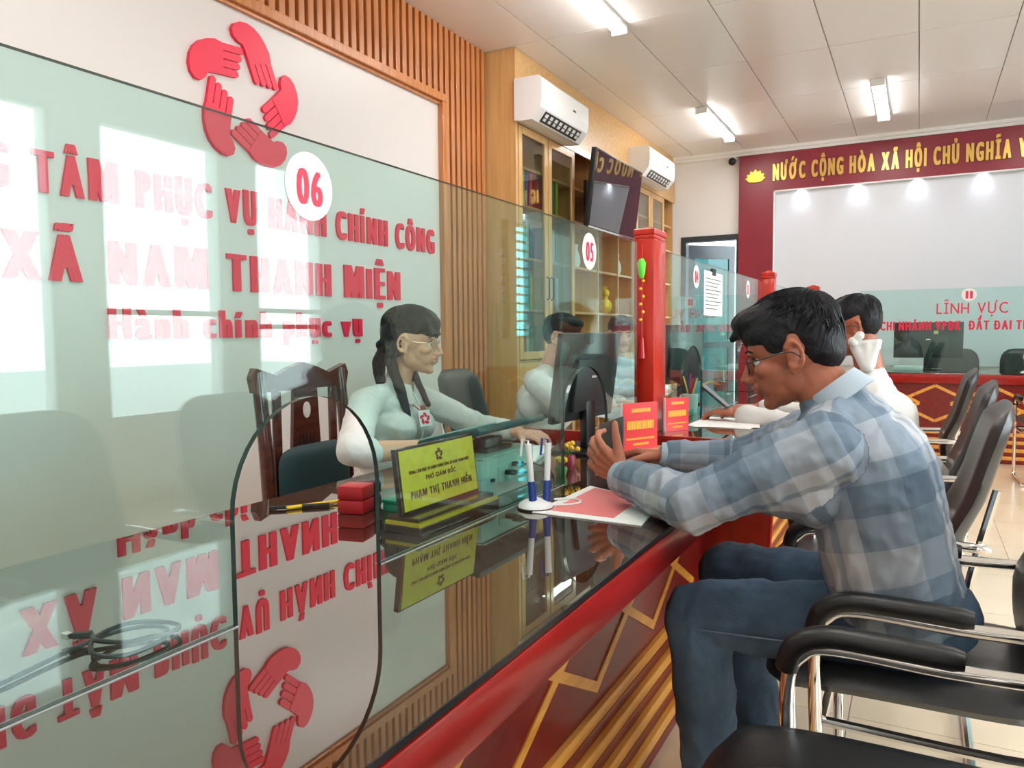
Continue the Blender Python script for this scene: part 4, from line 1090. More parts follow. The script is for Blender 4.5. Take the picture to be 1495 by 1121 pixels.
def skinned(name, prims, voxel, sm, m, parent, disp=None, cloth=None, keep=None):
    bm = build(prims); bmesh.ops.recalc_face_normals(bm, faces=bm.faces[:])
    me = bpy.data.meshes.new(name); bm.to_mesh(me); bm.free()
    o = bpy.data.objects.new(name, me); C.objects.link(o)
    r = o.modifiers.new('r', 'REMESH'); r.mode = 'VOXEL'; r.voxel_size = voxel; r.use_smooth_shade = True
    s = o.modifiers.new('s', 'SMOOTH'); s.factor = .5; s.iterations = sm
    dg = bpy.context.evaluated_depsgraph_get()
    out = bpy.data.meshes.new_from_object(o.evaluated_get(dg))
    bpy.data.objects.remove(o); bpy.data.meshes.remove(me)
    out.name = name; out.materials.clear()
    n = len(out.vertices); co = np.empty(n * 3); out.vertices.foreach_get('co', co); co = co.reshape(-1, 3)
    if disp:
        no = np.empty(n * 3); out.vertices.foreach_get('normal', no); no = no.reshape(-1, 3)
        co2 = co + no * np.array([disp(Vector(c), Vector(q)) for c, q in zip(co, no)])[:, None]
        out.vertices.foreach_set('co', co2.ravel()); out.update()
    if cloth:
        best = np.full(n, 1e9); uv = np.zeros((n, 3))
        for (p0, p1, ref, uo, vo, R_) in cloth:
            p0 = np.array(p0, float); p1 = np.array(p1, float); d = p1 - p0; L = np.linalg.norm(d); d /= L
            rf = np.array(ref, float); rf -= d * rf.dot(d); rf /= np.linalg.norm(rf); sd = np.cross(d, rf)
            q = co - p0; t = q @ d; tt = np.clip(t, 0, L); ds = np.linalg.norm(q - tt[:, None] * d, axis=1) / R_
            ang = np.arctan2(q @ sd, q @ rf)
            k = ds < best; best[k] = ds[k]
            uv[k, 0] = (ang * R_ + uo + 5.0)[k]; uv[k, 1] = (t + vo + 5.0)[k]
        at_ = out.attributes.new('cloth', 'FLOAT_VECTOR', 'POINT'); at_.data.foreach_set('vector', uv.astype(np.float32).ravel())
    for p in out.polygons: p.use_smooth = True
    return link(name, out, m, parent)

def headm(c, fwd, s, roll=0, up=(0, 0, 1)):
    f = Vector(fwd).normalized(); u = Vector(up); l = u.cross(f).normalized(); u = f.cross(l)
    m = Matrix((f, l, u)).transposed().to_4x4() @ Matrix.Rotation(rad(roll), 4, 'X') @ Matrix.Scale(s, 4); m.translation = Vector(c); return m
def head_prims(H, s, female=False):
    R3 = H.to_3x3().normalized()
    P = lambda x, y, z: H @ Vector((x, y, z)); r = lambda *a: tuple(v * s for v in a)
    k = .94 if female else 1.0
    E = [('e', P(-.015, 0, .030), r(.098, .076, .088), R3), ('e', P(.028, 0, .032), r(.060, .064, .062), R3),
         ('e', P(.035, 0, -.028), r(.052, .059 * k, .062), R3), ('e', P(.026, 0, -.066), r(.056, .050 * k, .038), R3),
         ('e', P(.066, 0, -.096), r(.019, .022, .016), R3), ('e', P(.083, 0, -.058), r(.012, .024, .019), R3),
         ('c', P(.084, 0, .010), .0075 * s, P(.108, 0, -.030), (.0085 if female else .0105) * s), ('e', P(.106 if female else .110, 0, -.033), r(.0115, .0105, .0090), R3),
         ('e', P(.044, 0, -.084), r(.036, .036, .024), R3), ('e', P(.050, .024, -.050), r(.031, .024, .034), R3), ('e', P(.050, -.024, -.050), r(.031, .024, .034), R3),
         ('e', P(.090, 0, -.050), r(.008, .018, .006), R3), ('e', P(.088, 0, -.0655), r(.008, .016, .006), R3)]
    for q in (-1, 1):
        E += [('e', P(.000, q * .041 * k, -.052), r(.032, .017, .036), R3), ('e', P(.052, q * .039, -.022), r(.028, .021, .020), R3),
              ('e', P(.076, q * .024, .021), r(.013, .024, .008), R3), ('e', P(.097, q * .012, -.037), r(.011, .0075, .0085), R3),
              ('e', P(-.010, q * .076, -.006), r(.013, .008, .024), R3)]
        pts = [P(-.012 + .017 * cos(a) - .003, q * (.079 + .008 * (1 - cos(a)) * .5), -.004 + .029 * sin(a)) for a in [2 * pi * i / 10 for i in range(1, 10)]]
        for a, b in zip(pts, pts[1:]): E.append(('c', a, .0052 * s, b, .0052 * s, 8))
        E.append(('e', P(-.004, q * .078, -.036), r(.008, .006, .010), R3))
    return E
def eyes(H, s, parent, look=(1, 0, 0), closed=0.0):
    P = lambda x, y, z: H @ Vector((x, y, z))
    b = bmesh.new(); d = bmesh.new(); bl = bmesh.new(); bw = bmesh.new()
    for q in (-1, 1):
        bmesh.ops.create_uvsphere(b, u_segments=14, v_segments=10, radius=.0122 * s, matrix=Matrix.Translation(P(.0655, q * .031, -.001)))
        bmesh.ops.create_uvsphere(d, u_segments=12, v_segments=8, radius=.0062 * s, matrix=Matrix.Translation(P(.0655 + .0082, q * .031 + look[1] * .004, -.001 + look[2] * .004)))
        tube(bl, [P(.068, q * .018, .0045), P(.0768, q * .025, .0085), P(.0775, q * .032, .0092), P(.074, q * .040, .0075), P(.066, q * .046, .003)], .0017 * s, 6)
        tube(bw, smoothpath([P(.0865, q * .013, .021), P(.0885, q * .024, .0265), P(.082, q * .038, .0275), P(.070, q * .050, .021)], 3), [.0015 * s] + [.0032 * s] * 7 + [.0026 * s, .0012 * s], 6)
    e = obj('eyes', b, M['eyew'], parent, smooth=True); obj('iris', d, M['eyed'], e, smooth=True)
    obj('eyelids', bl, M['hair'], parent, smooth=True); obj('eyebrows', bw, M['hair'], parent, smooth=True)
def lips(H, s, m, parent, smile=False):
    P = lambda x, y, z: H @ Vector((x, y, z)); b = bmesh.new()
    k = .004 if smile else 0
    tube(b, smoothpath([P(.078, -.025 - k, -.056 + k), P(.0925, -.011, -.0535), P(.0955, 0, -.0545), P(.0925, .011, -.0535), P(.078, .025 + k, -.056 + k)], 3), [.0012 * s] + [.0036 * s] * 11 + [.0012 * s], 8)
    tube(b, smoothpath([P(.079, -.022, -.059 + k), P(.0905, -.010, -.0635), P(.0935, 0, -.0645), P(.0905, .010, -.0635), P(.079, .022, -.059 + k)], 3), [.0012 * s] + [.0042 * s] * 11 + [.0012 * s], 8)
    obj('lips', b, m, parent, smooth=True)
    if smile:
        b = tube(bmesh.new(), smoothpath([P(.081, -.019, -.0575), P(.0945, 0, -.060), P(.081, .019, -.0575)], 4), .0022 * s, 6); obj('teeth', b, M['eyew'], parent, smooth=True)
def spectacles(H, s, m, parent, r=(.022, .017), thick=.0015, square=True):
    P = lambda x, y, z: H @ Vector((x, y, z))
    b = bmesh.new()
    lens = bmesh.new()
    for q in (-1, 1):
        e = 4 if square else 2
        pts = []
        for i in range(24):
            a = 2 * pi * i / 24
            cx_ = math.copysign(abs(cos(a)) ** (2 / e), cos(a)); sx_ = math.copysign(abs(sin(a)) ** (2 / e), sin(a))
            yy = q * .033 + r[0] * cx_
            pts.append(P(.094 - .25 * max(0, abs(yy) - .03), yy, -.006 + r[1] * sx_))
        tube(b, pts, thick * s, 6, closed=True)
        lens.faces.new([lens.verts.new(p) for p in pts])
        tube(b, smoothpath([P(.088, q * (.033 + r[0]), .002), P(.05, q * .074, .003), P(.0, q * .086, .006), P(-.02, q * .088, -.004), P(-.032, q * .086, -.022)], 4), thick * s, 6)
    tube(b, smoothpath([P(.094, -.011, .0), P(.098, 0, .003), P(.094, .011, .0)], 3), thick * s, 6)
    g = obj('spectacles', b, m, parent, smooth=True)
    obj('lenses', lens, M['lens'], g)
def exitr(c0, d, ells):
    best = 0
    for c, r in ells:
        o = Vector(((c0[i] - c[i]) / r[i] for i in range(3))); v = Vector((d[i] / r[i] for i in range(3)))
        a = v.dot(v); b = o.dot(v); cc = o.dot(o) - 1; D = b * b - a * cc
        if D > 0:
            t = (-b + sqrt(D)) / a
            if t > best: best = t
    return best
def hair(H, s, parent, ells, extra=[], strands=240, crown=(-.55, 0, .84), seed=1, maxth=1.35, lift=1.012, cut=None, name='hair'):
    R3 = H.to_3x3().normalized()
    pr = [('e', H @ Vector(c), tuple(v * s for v in r), R3) for c, r in ells] + extra
    ns = seed * 3.1
    Hi = H.inverted()
    def dsp(c, n):
        l = Hi @ c
        return .0035 * noise.noise(Vector((l.x * 25 + ns, l.y * 60, l.z * 30))) + .0015 * noise.noise(Vector((l.x * 60, l.y * 150, l.z * 60)))
    h = skinned(name, pr, .0048 * s, 2, M['hair'], parent, dsp)
    rnd = random.Random(seed); b = bmesh.new()
    cn = Vector(crown).normalized(); s1 = cn.cross(Vector((0, 1, 0))).normalized(); s2 = cn.cross(s1)
    c0 = Vector((-.015, 0, .04))
    for i in range(strands):
        ph = rnd.uniform(0, 2 * pi); t0 = rnd.uniform(.05, .9); t1 = t0 + rnd.uniform(.3, .6); tw = rnd.uniform(-.35, .35)
        pts = []; rr = []
        for k in range(6):
            f = k / 5; t = t0 + (t1 - t0) * f; p = ph + tw * f
            d = (cn * cos(t) + (s1 * cos(p) + s2 * sin(p)) * sin(t)).normalized()
            e = exitr(c0, d, ells)
            if e <= 0: break
            q = c0 + d * e * (lift + .012 * sin(pi * f) + (.01 * f * rnd.random()))
            if cut and cut(q): break
            pts.append(H @ q); rr.append((.0016 * sin(pi * (.15 + .8 * f)) + .0003) * s)
        if len(pts) > 2: tube(b, pts, rr, 3, caps=False)
    if strands: tag(obj(name + '_strands', b, M['hair'], h, smooth=True), kind='stuff')
    return h
def hand_prims(W, fwd, nrm, thumb_sign, curl=(25, 35, 25), sc_=1.08, thumb=None, spread=.02, splay=0, fa=None):
    W = Vector(W); f = Vector(fwd).normalized(); n = Vector(nrm); n = (n - f * n.dot(f)).normalized(); sd = f.cross(n) * thumb_sign
    E = [('c', W - f * .05 * sc_, .024 * sc_, W + f * .01, .022 * sc_, 12, (n, .8))]
    for i in range(4):
        off = (.030 - .0205 * i) * sc_
        K = W + f * (.088 - .004 * abs(i - 1.2)) * sc_ + sd * off
        E.append(('c', W + f * .018 * sc_ + sd * off * .5, .0165 * sc_, K, .0118 * sc_, 10))
        L = [(.044, .026, .021), (.048, .030, .022), (.045, .028, .022), (.036, .021, .019)][i]
        p = K; a = 0
        cl = curl if fa is None else fa[i]
        d0 = (f + sd * (.10 * (1.5 - i) / 1.5) * splay).normalized()
        for j in range(3):
            a += cl[j]
            d = d0 * cos(rad(a)) + n * sin(rad(a))
            q = p + d * L[j] * sc_
            E.append(('c', p, (.0100, .0090, .0080)[j] * sc_, q, (.0090, .0080, .0066)[j] * sc_, 10)); p = q
    T = W + f * .030 * sc_ + sd * .020 * sc_ + n * .004
    E.append(('c', W + f * .012 + sd * .008, .017 * sc_, T, .0165 * sc_, 10))
    td = (Vector(thumb) if thumb else (sd * .65 + f * .7 + n * .25)).normalized()
    T1 = T + td * .040 * sc_; td2 = (td + f * .12 + n * .10).normalized(); T2 = T1 + td2 * .032 * sc_; T3 = T2 + (td2 + n * .15).normalized() * .024 * sc_
    E += [('c', T, .0155 * sc_, T1, .0120 * sc_, 10), ('c', T1, .0118 * sc_, T2, .0100 * sc_, 10), ('c', T2, .0100 * sc_, T3, .0078 * sc_, 10)]
    return E
def folds(amp=.004, sx=9, seed=0, stretch=(1, 1, 1)):
    def f(c, n):
        p = Vector((c.x * sx * stretch[0] + seed, c.y * sx * stretch[1], c.z * sx * stretch[2]))
        v = noise.noise(p); w_ = noise.noise(p * 2.3 + Vector((7, 1, 3)))
        return amp * ((1 - abs(v) * 2.2) + .5 * (1 - abs(w_) * 2))
    return f
def shoe(parent, a, d, L=.27, m=None):
    a = Vector(a); d = Vector(d).normalized(); b = bmesh.new()
    sd = d.cross(Vector((0, 0, 1)))
    pr = [('e', a + Vector((0, 0, .05)), (.05, .05, .055)), ('c', a + Vector((0, 0, .035)), .036, a + d * .15 + Vector((0, 0, .03)), .038), ('e', a + d * .17 + Vector((0, 0, .032)), (.05, .05, .032))]
    return skinned('shoe', pr, .008, 3, m or M['dark'], parent)

# ------------------------------------------------------------------ the man in the plaid shirt
mn = thing('person', 'man in blue-grey plaid shirt and jeans leaning on the counter with a phone', 'person', (-.05, 1.885, 0))
HS = 1.06
H = headm((-.262, 1.885, 1.168), (-cos(rad(15)), -.02, -sin(rad(15))), HS)
shL, elL, wrL = V3(-.17, 1.70, .975), V3(-.425, 1.655, .842), V3(-.640, 1.835, .848)
shR, elR, wrR = V3(-.18, 2.07, .98), V3(-.43, 2.15, .862), V3(-.600, 2.10, .868)
sk = head_prims(H, HS)
sk += [('c', H @ V3(-.025, 0, -.045), .058, V3(-.145, 1.885, 1.03), .066), ('e', V3(-.12, 1.885, .90), (.09, .14, .13)), ('e', V3(-.05, 1.885, .68), (.09, .13, .14)),
       ('c', V3(-.15, 1.885, .99), .05, shL, .045), ('c', V3(-.15, 1.885, .99), .05, shR, .045),
       ('c', shL, .045, elL, .04), ('c', elL, .04, wrL, .027), ('c', shR, .045, elR, .04), ('c', elR, .04, wrR, .027),
       ('c', V3(-.02, 1.80, .58), .06, V3(-.42, 1.765, .57), .045), ('c', V3(-.42, 1.765, .57), .045, V3(-.40, 1.755, .10), .03),
       ('c', V3(-.02, 1.97, .58), .06, V3(-.42, 2.02, .59), .045), ('c', V3(-.42, 2.02, .59), .045, V3(-.33, 2.0, .10), .03)]
sk += hand_prims(wrL + V3(-.012, .014, .006), (-.86, .28, .38), (.25, .85, .10), 1 if V3(-.86, .28, .38).cross(V3(.25, .85, .1)).z > 0 else -1, fa=[(22, 35, 30), (18, 35, 30), (16, 32, 28), (14, 30, 28)], thumb=(-.20, .10, .95), splay=1.5)
sk += hand_prims(wrR + V3(-.012, 0, .002), (-.93, -.18, .08), (.05, -.25, -1), 1 if V3(-.93, -.18, .08).cross(V3(.05, -.25, -1)).y < 0 else -1, curl=(18, 28, 20))
skinned('body', sk, .0038, 3, M['skinm'], mn)
sh = [('e', V3(-.035, 1.885, .655), (.132, .178, .085)), ('e', V3(-.055, 1.885, .76), (.130, .172, .14)), ('e', V3(-.105, 1.885, .90), (.130, .185, .145)), ('e', V3(-.135, 1.885, .985), (.112, .19, .085)),
      ('c', V3(-.14, 1.885, 1.025), .062, shL, .066), ('c', V3(-.14, 1.885, 1.025), .062, shR, .066), ('c', V3(-.13, 1.885, 1.01), .080, V3(-.165, 1.885, 1.050), .070),
      ('c', shL, .074, elL, .060), ('c', elL, .060, wrL, .046), ('c', shR, .072, elR, .058), ('c', elR, .058, wrR, .043), ('c', V3(-.20, 1.73, .88), .075, V3(-.30, 1.69, .90), .055),
      ('c', V3(-.035, 1.80, .64), .125, V3(-.095, 1.80, .92), .118), ('c', V3(-.035, 1.97, .64), .125, V3(-.095, 1.97, .92), .118), ('c', V3(-.035, 1.885, .64), .135, V3(-.09, 1.885, .92), .128)]
cl = [(V3(-.03, 1.885, .60), V3(-.155, 1.885, 1.06), (1, 0, 0), .05, 0, .17), (shL, elL, (0, -1, 0), .07, .10, .075), (elL, wrL, (0, -1, 0), .03, .06, .07), (shR, elR, (0, 1, 0), .02, .05, .075), (elR, wrR, (0, 1, 0), .05, .02, .07)]
fo = folds(.0062, 8, 3, (1.9, .8, 1.3))
skinned('shirt', sh, .0043, 5, M['plaid'], mn, fo, cl)
# collar
b = bmesh.new()
ax = (H @ V3(-.025, 0, -.045) - V3(-.145, 1.885, 1.03)).normalized()
nc = V3(-.158, 1.885, 1.070); e1 = ax.cross(V3(0, 1, 0)).normalized(); e2 = ax.cross(e1)
rings = []
for k in range(29):
    a = rad(-150 + 300 * k / 28) ; dr_ = -e1 if e1.x < 0 else e1
    dd = (dr_ if dr_.x > 0 else -dr_) * cos(a) + e2 * sin(a)
    rings.append([b.verts.new(nc + dd * r_ + ax * h_) for r_, h_ in ((.068, -.012), (.063, .030), (.067, .034), (.083, -.012), (.079, -.014))])
for A, B in zip(rings, rings[1:]):
    for k in range(5): b.faces.new((A[k], A[(k + 1) % 5], B[(k + 1) % 5], B[k]))
b.faces.new(rings[0]); b.faces.new(rings[-1][::-1])
co_ = obj('collar', b, mat('collar_cotton', (.40, .48, .55), .8), mn, smooth=True, ang=60)
# cuffs
for w_, e_, rr in ((wrL, elL, .0475), (wrR, elR, .0445)):
    d = (w_ - e_).normalized()
    obj('cuff', tube(bmesh.new(), [w_ - d * .030, w_ - d * .028, w_ + d * .033, w_ + d * .035, w_ + d * .034, w_ + d * .01], [rr - .004, rr, rr - .002, rr - .004, rr - .009, rr - .012], 24), mat('cuff_cotton', (.36, .45, .53), .8), mn, smooth=True)
jn = [('e', V3(-.01, 1.885, .60), (.142, .175, .098)), ('c', V3(-.01, 1.80, .590), .095, V3(-.44, 1.765, .560), .074), ('c', V3(-.445, 1.765, .555), .076, V3(-.405, 1.755, .12), .058),
      ('c', V3(-.01, 1.97, .590), .095, V3(-.425, 2.02, .590), .074), ('c', V3(-.43, 2.02, .585), .074, V3(-.33, 2.0, .12), .058)]
skinned('jeans', jn, .0065, 3, M['jeans'], mn, folds(.005, 10, 9, (1.6, 1, 1)))
obj('side_seam', tube(bmesh.new(), smoothpath([(.06, 1.702, .545), (-.1, 1.694, .56), (-.28, 1.69, .555), (-.43, 1.687, .55)], 6), .0016, 6), mat('seam_thread', (.14, .20, .27), .8), mn, smooth=True)
shoe(mn, (-.38, 1.755, .0), (-1, 0, 0)); shoe(mn, (-.31, 2.0, .0), (-1, 0, 0))
HE = [((-.012, 0, .064), (.104, .080, .074)), ((-.050, 0, .035), (.066, .079, .088)), ((.045, .0, .090), (.064, .062, .036)), ((.010, 0, .058), (.085, .079, .052)), ((-.068, 0, -.005), (.044, .064, .052)), ((.012, .060, .036), (.032, .021, .034)), ((.012, -.060, .036), (.032, .021, .034))]
hair(H, HS, mn, HE, strands=420, seed=4, crown=(-.6, 0, .8), extra=[('c', H @ V3(.05, .03, .10), .022, H @ V3(.113, .01, .064), .008), ('c', H @ V3(.05, -.03, .10), .022, H @ V3(.108, -.03, .066), .008)], maxth=1.3,
     cut=lambda q: q.z < -.035 or (q.x > .0 and q.z < .035))
eyes(H, HS, mn, (1, 0, -.6)); lips(H, HS, M['lipd'], mn); spectacles(H, HS, M['rim'], mn)

# his phone and wallet
def phone(c, L, S_, label, sz=(.078, .155, .009), name='smartphone', scr='dark'):
    t = thing(name, label, 'phone', c)
    m4 = frame(c, S_, L)
    obj('casing', bx(bmesh.new(), -sz[0] / 2, sz[0] / 2, -sz[1] / 2, sz[1] / 2, -sz[2] / 2, sz[2] / 2, .004, m4), M['dark'], t, smooth=True)
    obj('screen', bx(bmesh.new(), -sz[0] / 2 + .004, sz[0] / 2 - .004, -sz[1] / 2 + .004, sz[1] / 2 - .004, sz[2] / 2 + .0002, sz[2] / 2 + .0008, 0, m4), M['screen'], t)
    return t
phone(V3(-.745, 1.985, .932), V3(-.45, .80, .42), V3(-.90, -.10, -.35), 'black phone held upright in the plaid-shirted man\'s left hand')
t = thing('wallet', 'dark folded wallet under the plaid-shirted man\'s right hand', 'wallet', (-.68, 2.07, Z))
b = bmesh.new(); wm = Matrix.Translation((-.675, 2.05, Z + .030)) @ Matrix.Rotation(rad(28), 4, 'Y')
obj('lower_flap', bx(bmesh.new(), -.055, .055, -.04, .04, 0, .007, .003, wm), M['leather'], t, smooth=True); obj('upper_flap', bx(bmesh.new(), -.055, .055, -.04, .04, .0075, .0145, .003, wm), M['leather'], t, smooth=True)

# ------------------------------------------------------------------ the woman
wo = thing('person', 'woman with ponytail, glasses and white shirt seated behind pane 06', 'person', (-1.86, 2.5, 0))
WS = 1.10
wf = V3(.90, .36, -.06)
H = headm((-1.795, 2.535, 1.188), wf, WS)
shR_, elR_, wrR_ = V3(-1.865, 2.315, .955), V3(-1.640, 1.985, .828), V3(-1.50, 2.27, .822)
shL_, elL_, wrL_ = V3(-1.865, 2.69, .945), V3(-1.64, 2.80, .83), V3(-1.40, 2.70, .825)
sk = head_prims(H, WS, True)
sk += [('c', H @ V3(-.025, 0, -.05), .049, V3(-1.86, 2.5, .99), .055), ('e', V3(-1.87, 2.5, .86), (.08, .12, .12)), ('e', V3(-1.90, 2.5, .62), (.10, .14, .16)),
       ('c', V3(-1.86, 2.5, .96), .045, shR_, .04), ('c', V3(-1.86, 2.5, .96), .045, shL_, .04), ('c', shR_, .04, elR_, .040), ('c', elR_, .042, wrR_, .027), ('c', shL_, .04, elL_, .036), ('c', elL_, .036, wrL_, .025),
       ('c', V3(-1.9, 2.42, .54), .07, V3(-1.50, 2.40, .54), .05), ('c', V3(-1.9, 2.58, .54), .07, V3(-1.50, 2.62, .54), .05), ('c', V3(-1.50, 2.40, .54), .05, V3(-1.55, 2.40, .08), .03), ('c', V3(-1.50, 2.62, .54), .05, V3(-1.55, 2.62, .08), .03)]
sk += hand_prims(wrR_ + V3(.004, .006, .0), (.45, .85, .02), (.1, 0, -1), 1 if V3(.45, .85, .02).cross(V3(.1, 0, -1)).x < 0 else -1, curl=(15, 25, 20), sc_=.98)
sk += hand_prims(wrL_ + V3(.006, -.004, .0), (.90, -.30, .02), (.0, .1, -1), 1 if V3(.9, -.3, .02).cross(V3(0, .1, -1)).y < 0 else -1, curl=(18, 28, 20), sc_=.98)
skinned('body', sk, .0038, 6, M['skinw'], wo)
sh = [('e', V3(-1.90, 2.5, .60), (.14, .175, .12)), ('e', V3(-1.885, 2.5, .74), (.125, .155, .13)), ('e', V3(-1.87, 2.5, .87), (.112, .158, .115)), ('e', V3(-1.87, 2.5, .945), (.092, .165, .065)),
      ('e', V3(-1.79, 2.44, .855), (.065, .062, .062)), ('e', V3(-1.79, 2.56, .855), (.065, .062, .062)),
      ('c', V3(-1.865, 2.5, .985), .052, shR_, .058), ('c', V3(-1.865, 2.5, .985), .052, shL_, .058),
      ('c', shR_, .058, elR_ + V3(-.01, .0, .01), .055), ('c', elR_ + V3(-.01, 0, .01), .055, elR_.lerp(wrR_, .12), .053), ('c', shL_, .057, elL_, .047), ('c', elL_, .047, elL_.lerp(wrL_, .75), .042)]
skinned('shirt', sh, .0055, 4, M['shirtw'], wo, folds(.0045, 10, 5, (1, 1, 1.4)))
b = bmesh.new()
nc = V3(-1.835, 2.505, 1.028); ax = V3(.22, .05, 1).normalized(); e1 = V3(1, .25, 0); e1 = (e1 - ax * e1.dot(ax)).normalized(); e2 = ax.cross(e1)
for sgn in (-1, 1):
    rings = []
    for k in range(15):
        a = rad(sgn * (180 - 158 * k / 14)); f_ = k / 14
        dd = e1 * cos(a) + e2 * sin(a); dp = .010 + .028 * f_ ** 2
        rings.append([b.verts.new(nc + dd * r_ + ax * h_ - ax * .02 * f_) for r_, h_ in ((.060, -.012), (.056, .020), (.060, .024), (.084 + .014 * f_, -dp - .014), (.079 + .014 * f_, -dp - .018))])
    for A, B in zip(rings, rings[1:]):
        for k in range(5): b.faces.new((A[k], A[(k + 1) % 5], B[(k + 1) % 5], B[k]))
    b.faces.new(rings[0]); b.faces.new(rings[-1][::-1])
obj('collar', b, M['shirtw'], wo, smooth=True, ang=60)
obj('button_placket', tube(bmesh.new(), smoothpath([(-1.775, 2.51, .985), (-1.742, 2.51, .93), (-1.728, 2.51, .86), (-1.748, 2.51, .78), (-1.765, 2.51, .70)], 4), [.004] * 17, 6), M['shirtw'], wo, smooth=True)
ln = tube(bmesh.new(), smoothpath([(-1.80, 2.46, .985), (-1.745, 2.49, .93), (-1.722, 2.53, .885)], 4), .0025, 6); obj('lanyard', ln, M['redp'], wo, smooth=True)
bm_ = frame((-1.708, 2.488, .890), (.3, .95, 0), (-.25, 0, 1))
bd = obj('badge', bx(bmesh.new(), -.028, .028, -.03, .034, -.001, .001, 0, bm_), M['sticker'], wo)
emblem(bd, bm_ @ Matrix.Translation((0, .0, .0012)), .024, M['letter'], .001, 'badge_emblem_hand')
obj('badge_clip', bx(bmesh.new(), -.012, .012, .034, .054, -.001, .001, 0, bm_), mat('badge_clip_brown', (.30, .08, .05), .5), bd)
HE = [((-.012, 0, .062), (.105, .083, .074)), ((-.045, 0, .02), (.074, .083, .092)), ((.030, 0, .066), (.072, .074, .058)), ((.048, 0, .050), (.050, .066, .042))]
ex = [('c', H @ V3(-.055, -.062, .0), .024, H @ V3(-.060, -.072, -.07), .022), ('c', H @ V3(-.060, -.072, -.07), .024, H @ V3(-.01, -.088, -.18), .020), ('c', H @ V3(-.01, -.088, -.18), .021, H @ V3(.025, -.090, -.275), .009),
      ('c', H @ V3(-.09, -.01, -.01), .030, H @ V3(-.115, -.03, -.08), .026), ('c', H @ V3(-.115, -.03, -.08), .026, H @ V3(-.09, -.07, -.16), .020), ('e', H @ V3(-.112, -.02, -.015), (.022, .022, .022)),
      ('c', H @ V3(-.03, .070, -.02), .020, H @ V3(-.02, .078, -.10), .020), ('c', H @ V3(-.02, .078, -.10), .020, H @ V3(.055, .062, -.23), .012)]
for i in range(9):
    y = -.058 + i * .0145
    ex.append(('c', H @ V3(.070 - 2.2 * y * y, y, .075), .014, H @ V3(.0965 - 4.0 * y * y, y * 1.03, .034 + .002 * (i % 2)), .007))
hair(H, WS, wo, HE, strands=260, seed=8, extra=ex, crown=(-.3, 0, .95), cut=lambda q: q.z < -.05 or (q.x > .04 and q.z < .04))
obj('earring', tube(bmesh.new(), [H @ V3(-.004, -.088, -.042), H @ V3(-.002, -.090, -.058)], .0022, 6), M['gold'], wo, smooth=True)
obj('skirt', build([('e', V3(-1.90, 2.5, .56), (.17, .19, .09)), ('c', V3(-1.88, 2.42, .55), .085, V3(-1.50, 2.40, .54), .065), ('c', V3(-1.88, 2.58, .55), .085, V3(-1.50, 2.62, .54), .065)]), M['dark'], wo, smooth=True)
eyes(H, WS, wo, (1, 0, 0)); lips(H, WS, M['lips'], wo); spectacles(H, WS, M['rimg'], wo, (.024, .021), .0012, False)
shoe(wo, (-1.55, 2.40, 0), (1, 0, 0)); shoe(wo, (-1.55, 2.62, 0), (1, 0, 0))

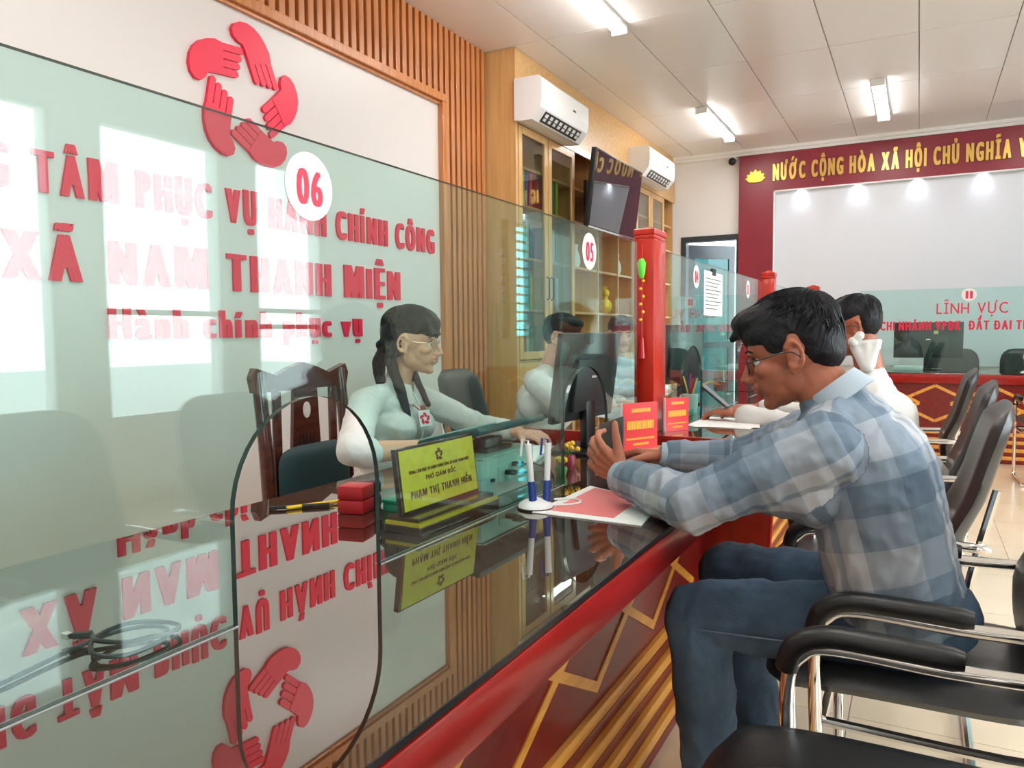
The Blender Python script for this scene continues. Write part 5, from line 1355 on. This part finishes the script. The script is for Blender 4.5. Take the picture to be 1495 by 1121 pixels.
# ------------------------------------------------------------------ simple seated figure used for the people farther off
def seated(label, base, face, shirt, skin, hs, hairseed, lean=.0, head=None, look=None, arms='desk', glasses=True, smile=False, trousers='dark', hc=None, handpos=None):
    """base: point under the pelvis on the seat (z = seat height); face: direction in degrees the body faces"""
    t = thing('person', label, 'person', (base[0], base[1], 0))
    B = Matrix.Translation(base) @ Matrix.Rotation(rad(face), 4, 'Z')
    P = lambda x, y, z: B @ Vector((x, y, z)); R3 = B.to_3x3()
    hx = .02 + lean
    hc = Vector(hc) if hc is not None else P(hx + .09, 0, .70)
    H = headm(hc, look or (R3 @ V3(1, 0, -.1)), hs)
    nb_ = P(hx * .85, 0, .50)
    sL, sR = P(hx * .8, .20, .46), P(hx * .8, -.20, .46)
    eL, eR = P(hx * .8 + .20, .24, .31), P(hx * .8 + .20, -.24, .31)
    wL, wR = (P(hx * .8 + .42, .12, .325), P(hx * .8 + .42, -.12, .325)) if handpos is None else (Vector(handpos[0]), Vector(handpos[1]))
    sk = head_prims(H, hs)
    sk += [('c', H @ V3(-.025, 0, -.05), .054, nb_, .06), ('e', P(hx * .6, 0, .33), (.09, .09, .15)), ('e', P(0, 0, .12), (.10, .10, .14)),
           ('c', nb_, .05, sL, .04), ('c', nb_, .05, sR, .04), ('c', sL, .04, eL, .038), ('c', eL, .038, wL, .026), ('c', sR, .04, eR, .038), ('c', eR, .038, wR, .026),
           ('c', P(0, .09, .06), .06, P(.42, .11, .06), .045), ('c', P(.42, .11, .06), .045, P(.38, .11, -.40), .03), ('c', P(0, -.09, .06), .06, P(.42, -.11, .06), .045), ('c', P(.42, -.11, .06), .045, P(.38, -.11, -.40), .03)]
    fd = R3 @ V3(1, 0, 0)
    for w_, sg in ((wL, 1), (wR, -1)):
        f = (w_ - (eL if sg == 1 else eR)).normalized(); f.z *= .2
        want = R3 @ V3(0, -sg, 0); ts = 1 if f.cross(V3(0, 0, -1)).dot(want) > 0 else -1
        sk += hand_prims(w_ + f * .01, f, (0, 0, -1), ts, curl=(20, 30, 22), sc_=1.04)
    skinned('body', sk, .0052, 3, skin, t)
    sh = [('e', P(-.01, 0, .10), (.14, .14, .10), None), ('e', P(hx * .35, 0, .22), (.13, .13, .14)), ('c', P(hx * .55, -.07, .34), .125, P(hx * .55, .07, .34), .125), ('c', P(hx * .8, -.10, .42), .095, P(hx * .8, .10, .42), .095),
          ('c', P(0, -.05, .12), .125, P(0, .05, .12), .125), ('c', nb_ + V3(0, 0, .0), .062, sL, .062), ('c', nb_, .062, sR, .062), ('c', sL, .070, eL, .056), ('c', eL, .056, eL.lerp(wL, .9), .042), ('c', sR, .070, eR, .056), ('c', eR, .056, eR.lerp(wR, .9), .042), ('c', nb_, .066, nb_ + V3(0, 0, .03) + fd * .01, .062)]
    sh = [tuple(q for q in s_ if q is not None) for s_ in sh]
    skinned('shirt', sh, .0075, 4, shirt, t, folds(.0045, 9, hairseed))
    tr = [('c', P(0, -.06, .05), .105, P(0, .06, .05), .105), ('c', P(0, .09, .05), .09, P(.42, .11, .05), .07), ('c', P(.42, .11, .05), .07, P(.38, .11, -.36), .055), ('c', P(0, -.09, .05), .09, P(.42, -.11, .05), .07), ('c', P(.42, -.11, .05), .07, P(.38, -.11, -.36), .055)]
    skinned('trousers', tr, .01, 3, M[trousers], t)
    HE = [((-.012, 0, .060), (.104, .080, .070)), ((-.050, 0, .030), (.064, .078, .085)), ((.045, .0, .082), (.060, .060, .036)), ((.010, 0, .050), (.082, .077, .050))]
    hair(H, hs, t, HE, strands=140, seed=hairseed, cut=lambda q: q.z < -.03 or (q.x > .0 and q.z < .03))
    eyes(H, hs, t); lips(H, hs, M['lipd'], t, smile)
    if glasses: spectacles(H, hs, M['rim'], t)
    for s_ in (-1, 1): 
        q = P(.38, s_ * .11, 0); shoe(t, (q.x, q.y, 0), fd)
    return t
seated('man in a white shirt facing right behind the dark monitor of pane 05', (-2.02, 4.02, .49), 8, M['shirtw'], M['skinw'], 1.06, 11, lean=.12, hc=(-1.80, 4.02, 1.195), look=(.95, .05, -.15))
seated('smiling man in a pale blue shirt behind the white-shirted staff man', (-1.98, 5.30, .49), -35, M['shirtb'], M['skinw'], 1.10, 13, lean=.04, hc=(-1.89, 5.24, 1.20), look=(.55, -.80, -.06), glasses=False, smile=True)
seated('customer in white with dark hair, mostly hidden behind the plaid-shirted man', (-.02, 3.60, .50), 180, M['shirtw'], M['skinm'], 1.06, 17, lean=.16, hc=(-.25, 3.60, 1.235), look=(-1, 0, -.25), handpos=((-.70, 3.44, .862), (-.66, 3.72, .862)))
# light hood / collar of the customer in white
cu = [o for o in bpy.data.objects if o.get('label', '').startswith('customer in white')][0]
skinned('hood', [q for y in (3.49, 3.55, 3.61, 3.67) for q in (('c', V3(-.235, y, 1.165), .018, V3(-.145, y, 1.175), .009), ('c', V3(-.235, y, 1.15), .02, V3(-.19, y, 1.08), .03), ('c', V3(-.15, y, 1.17), .011, V3(-.185, y, 1.08), .03), ('c', V3(-.19, y, 1.165), .018, V3(-.19, y, 1.08), .03))], .007, 3, M['shirtw'], cu)
obj('hood_knot', build([('c', V3(-.245, 3.46, 1.17), .012, V3(-.215, 3.46, 1.20), .018), ('e', V3(-.24, 3.46, 1.175), (.02, .02, .02))]), M['shirtw'], cu, smooth=True)
phone(V3(-.80, 3.46, .93), V3(-.75, .1, .62), V3(0, 1, 0), 'phone held by the customer in white above the papers', (.072, .15, .009))
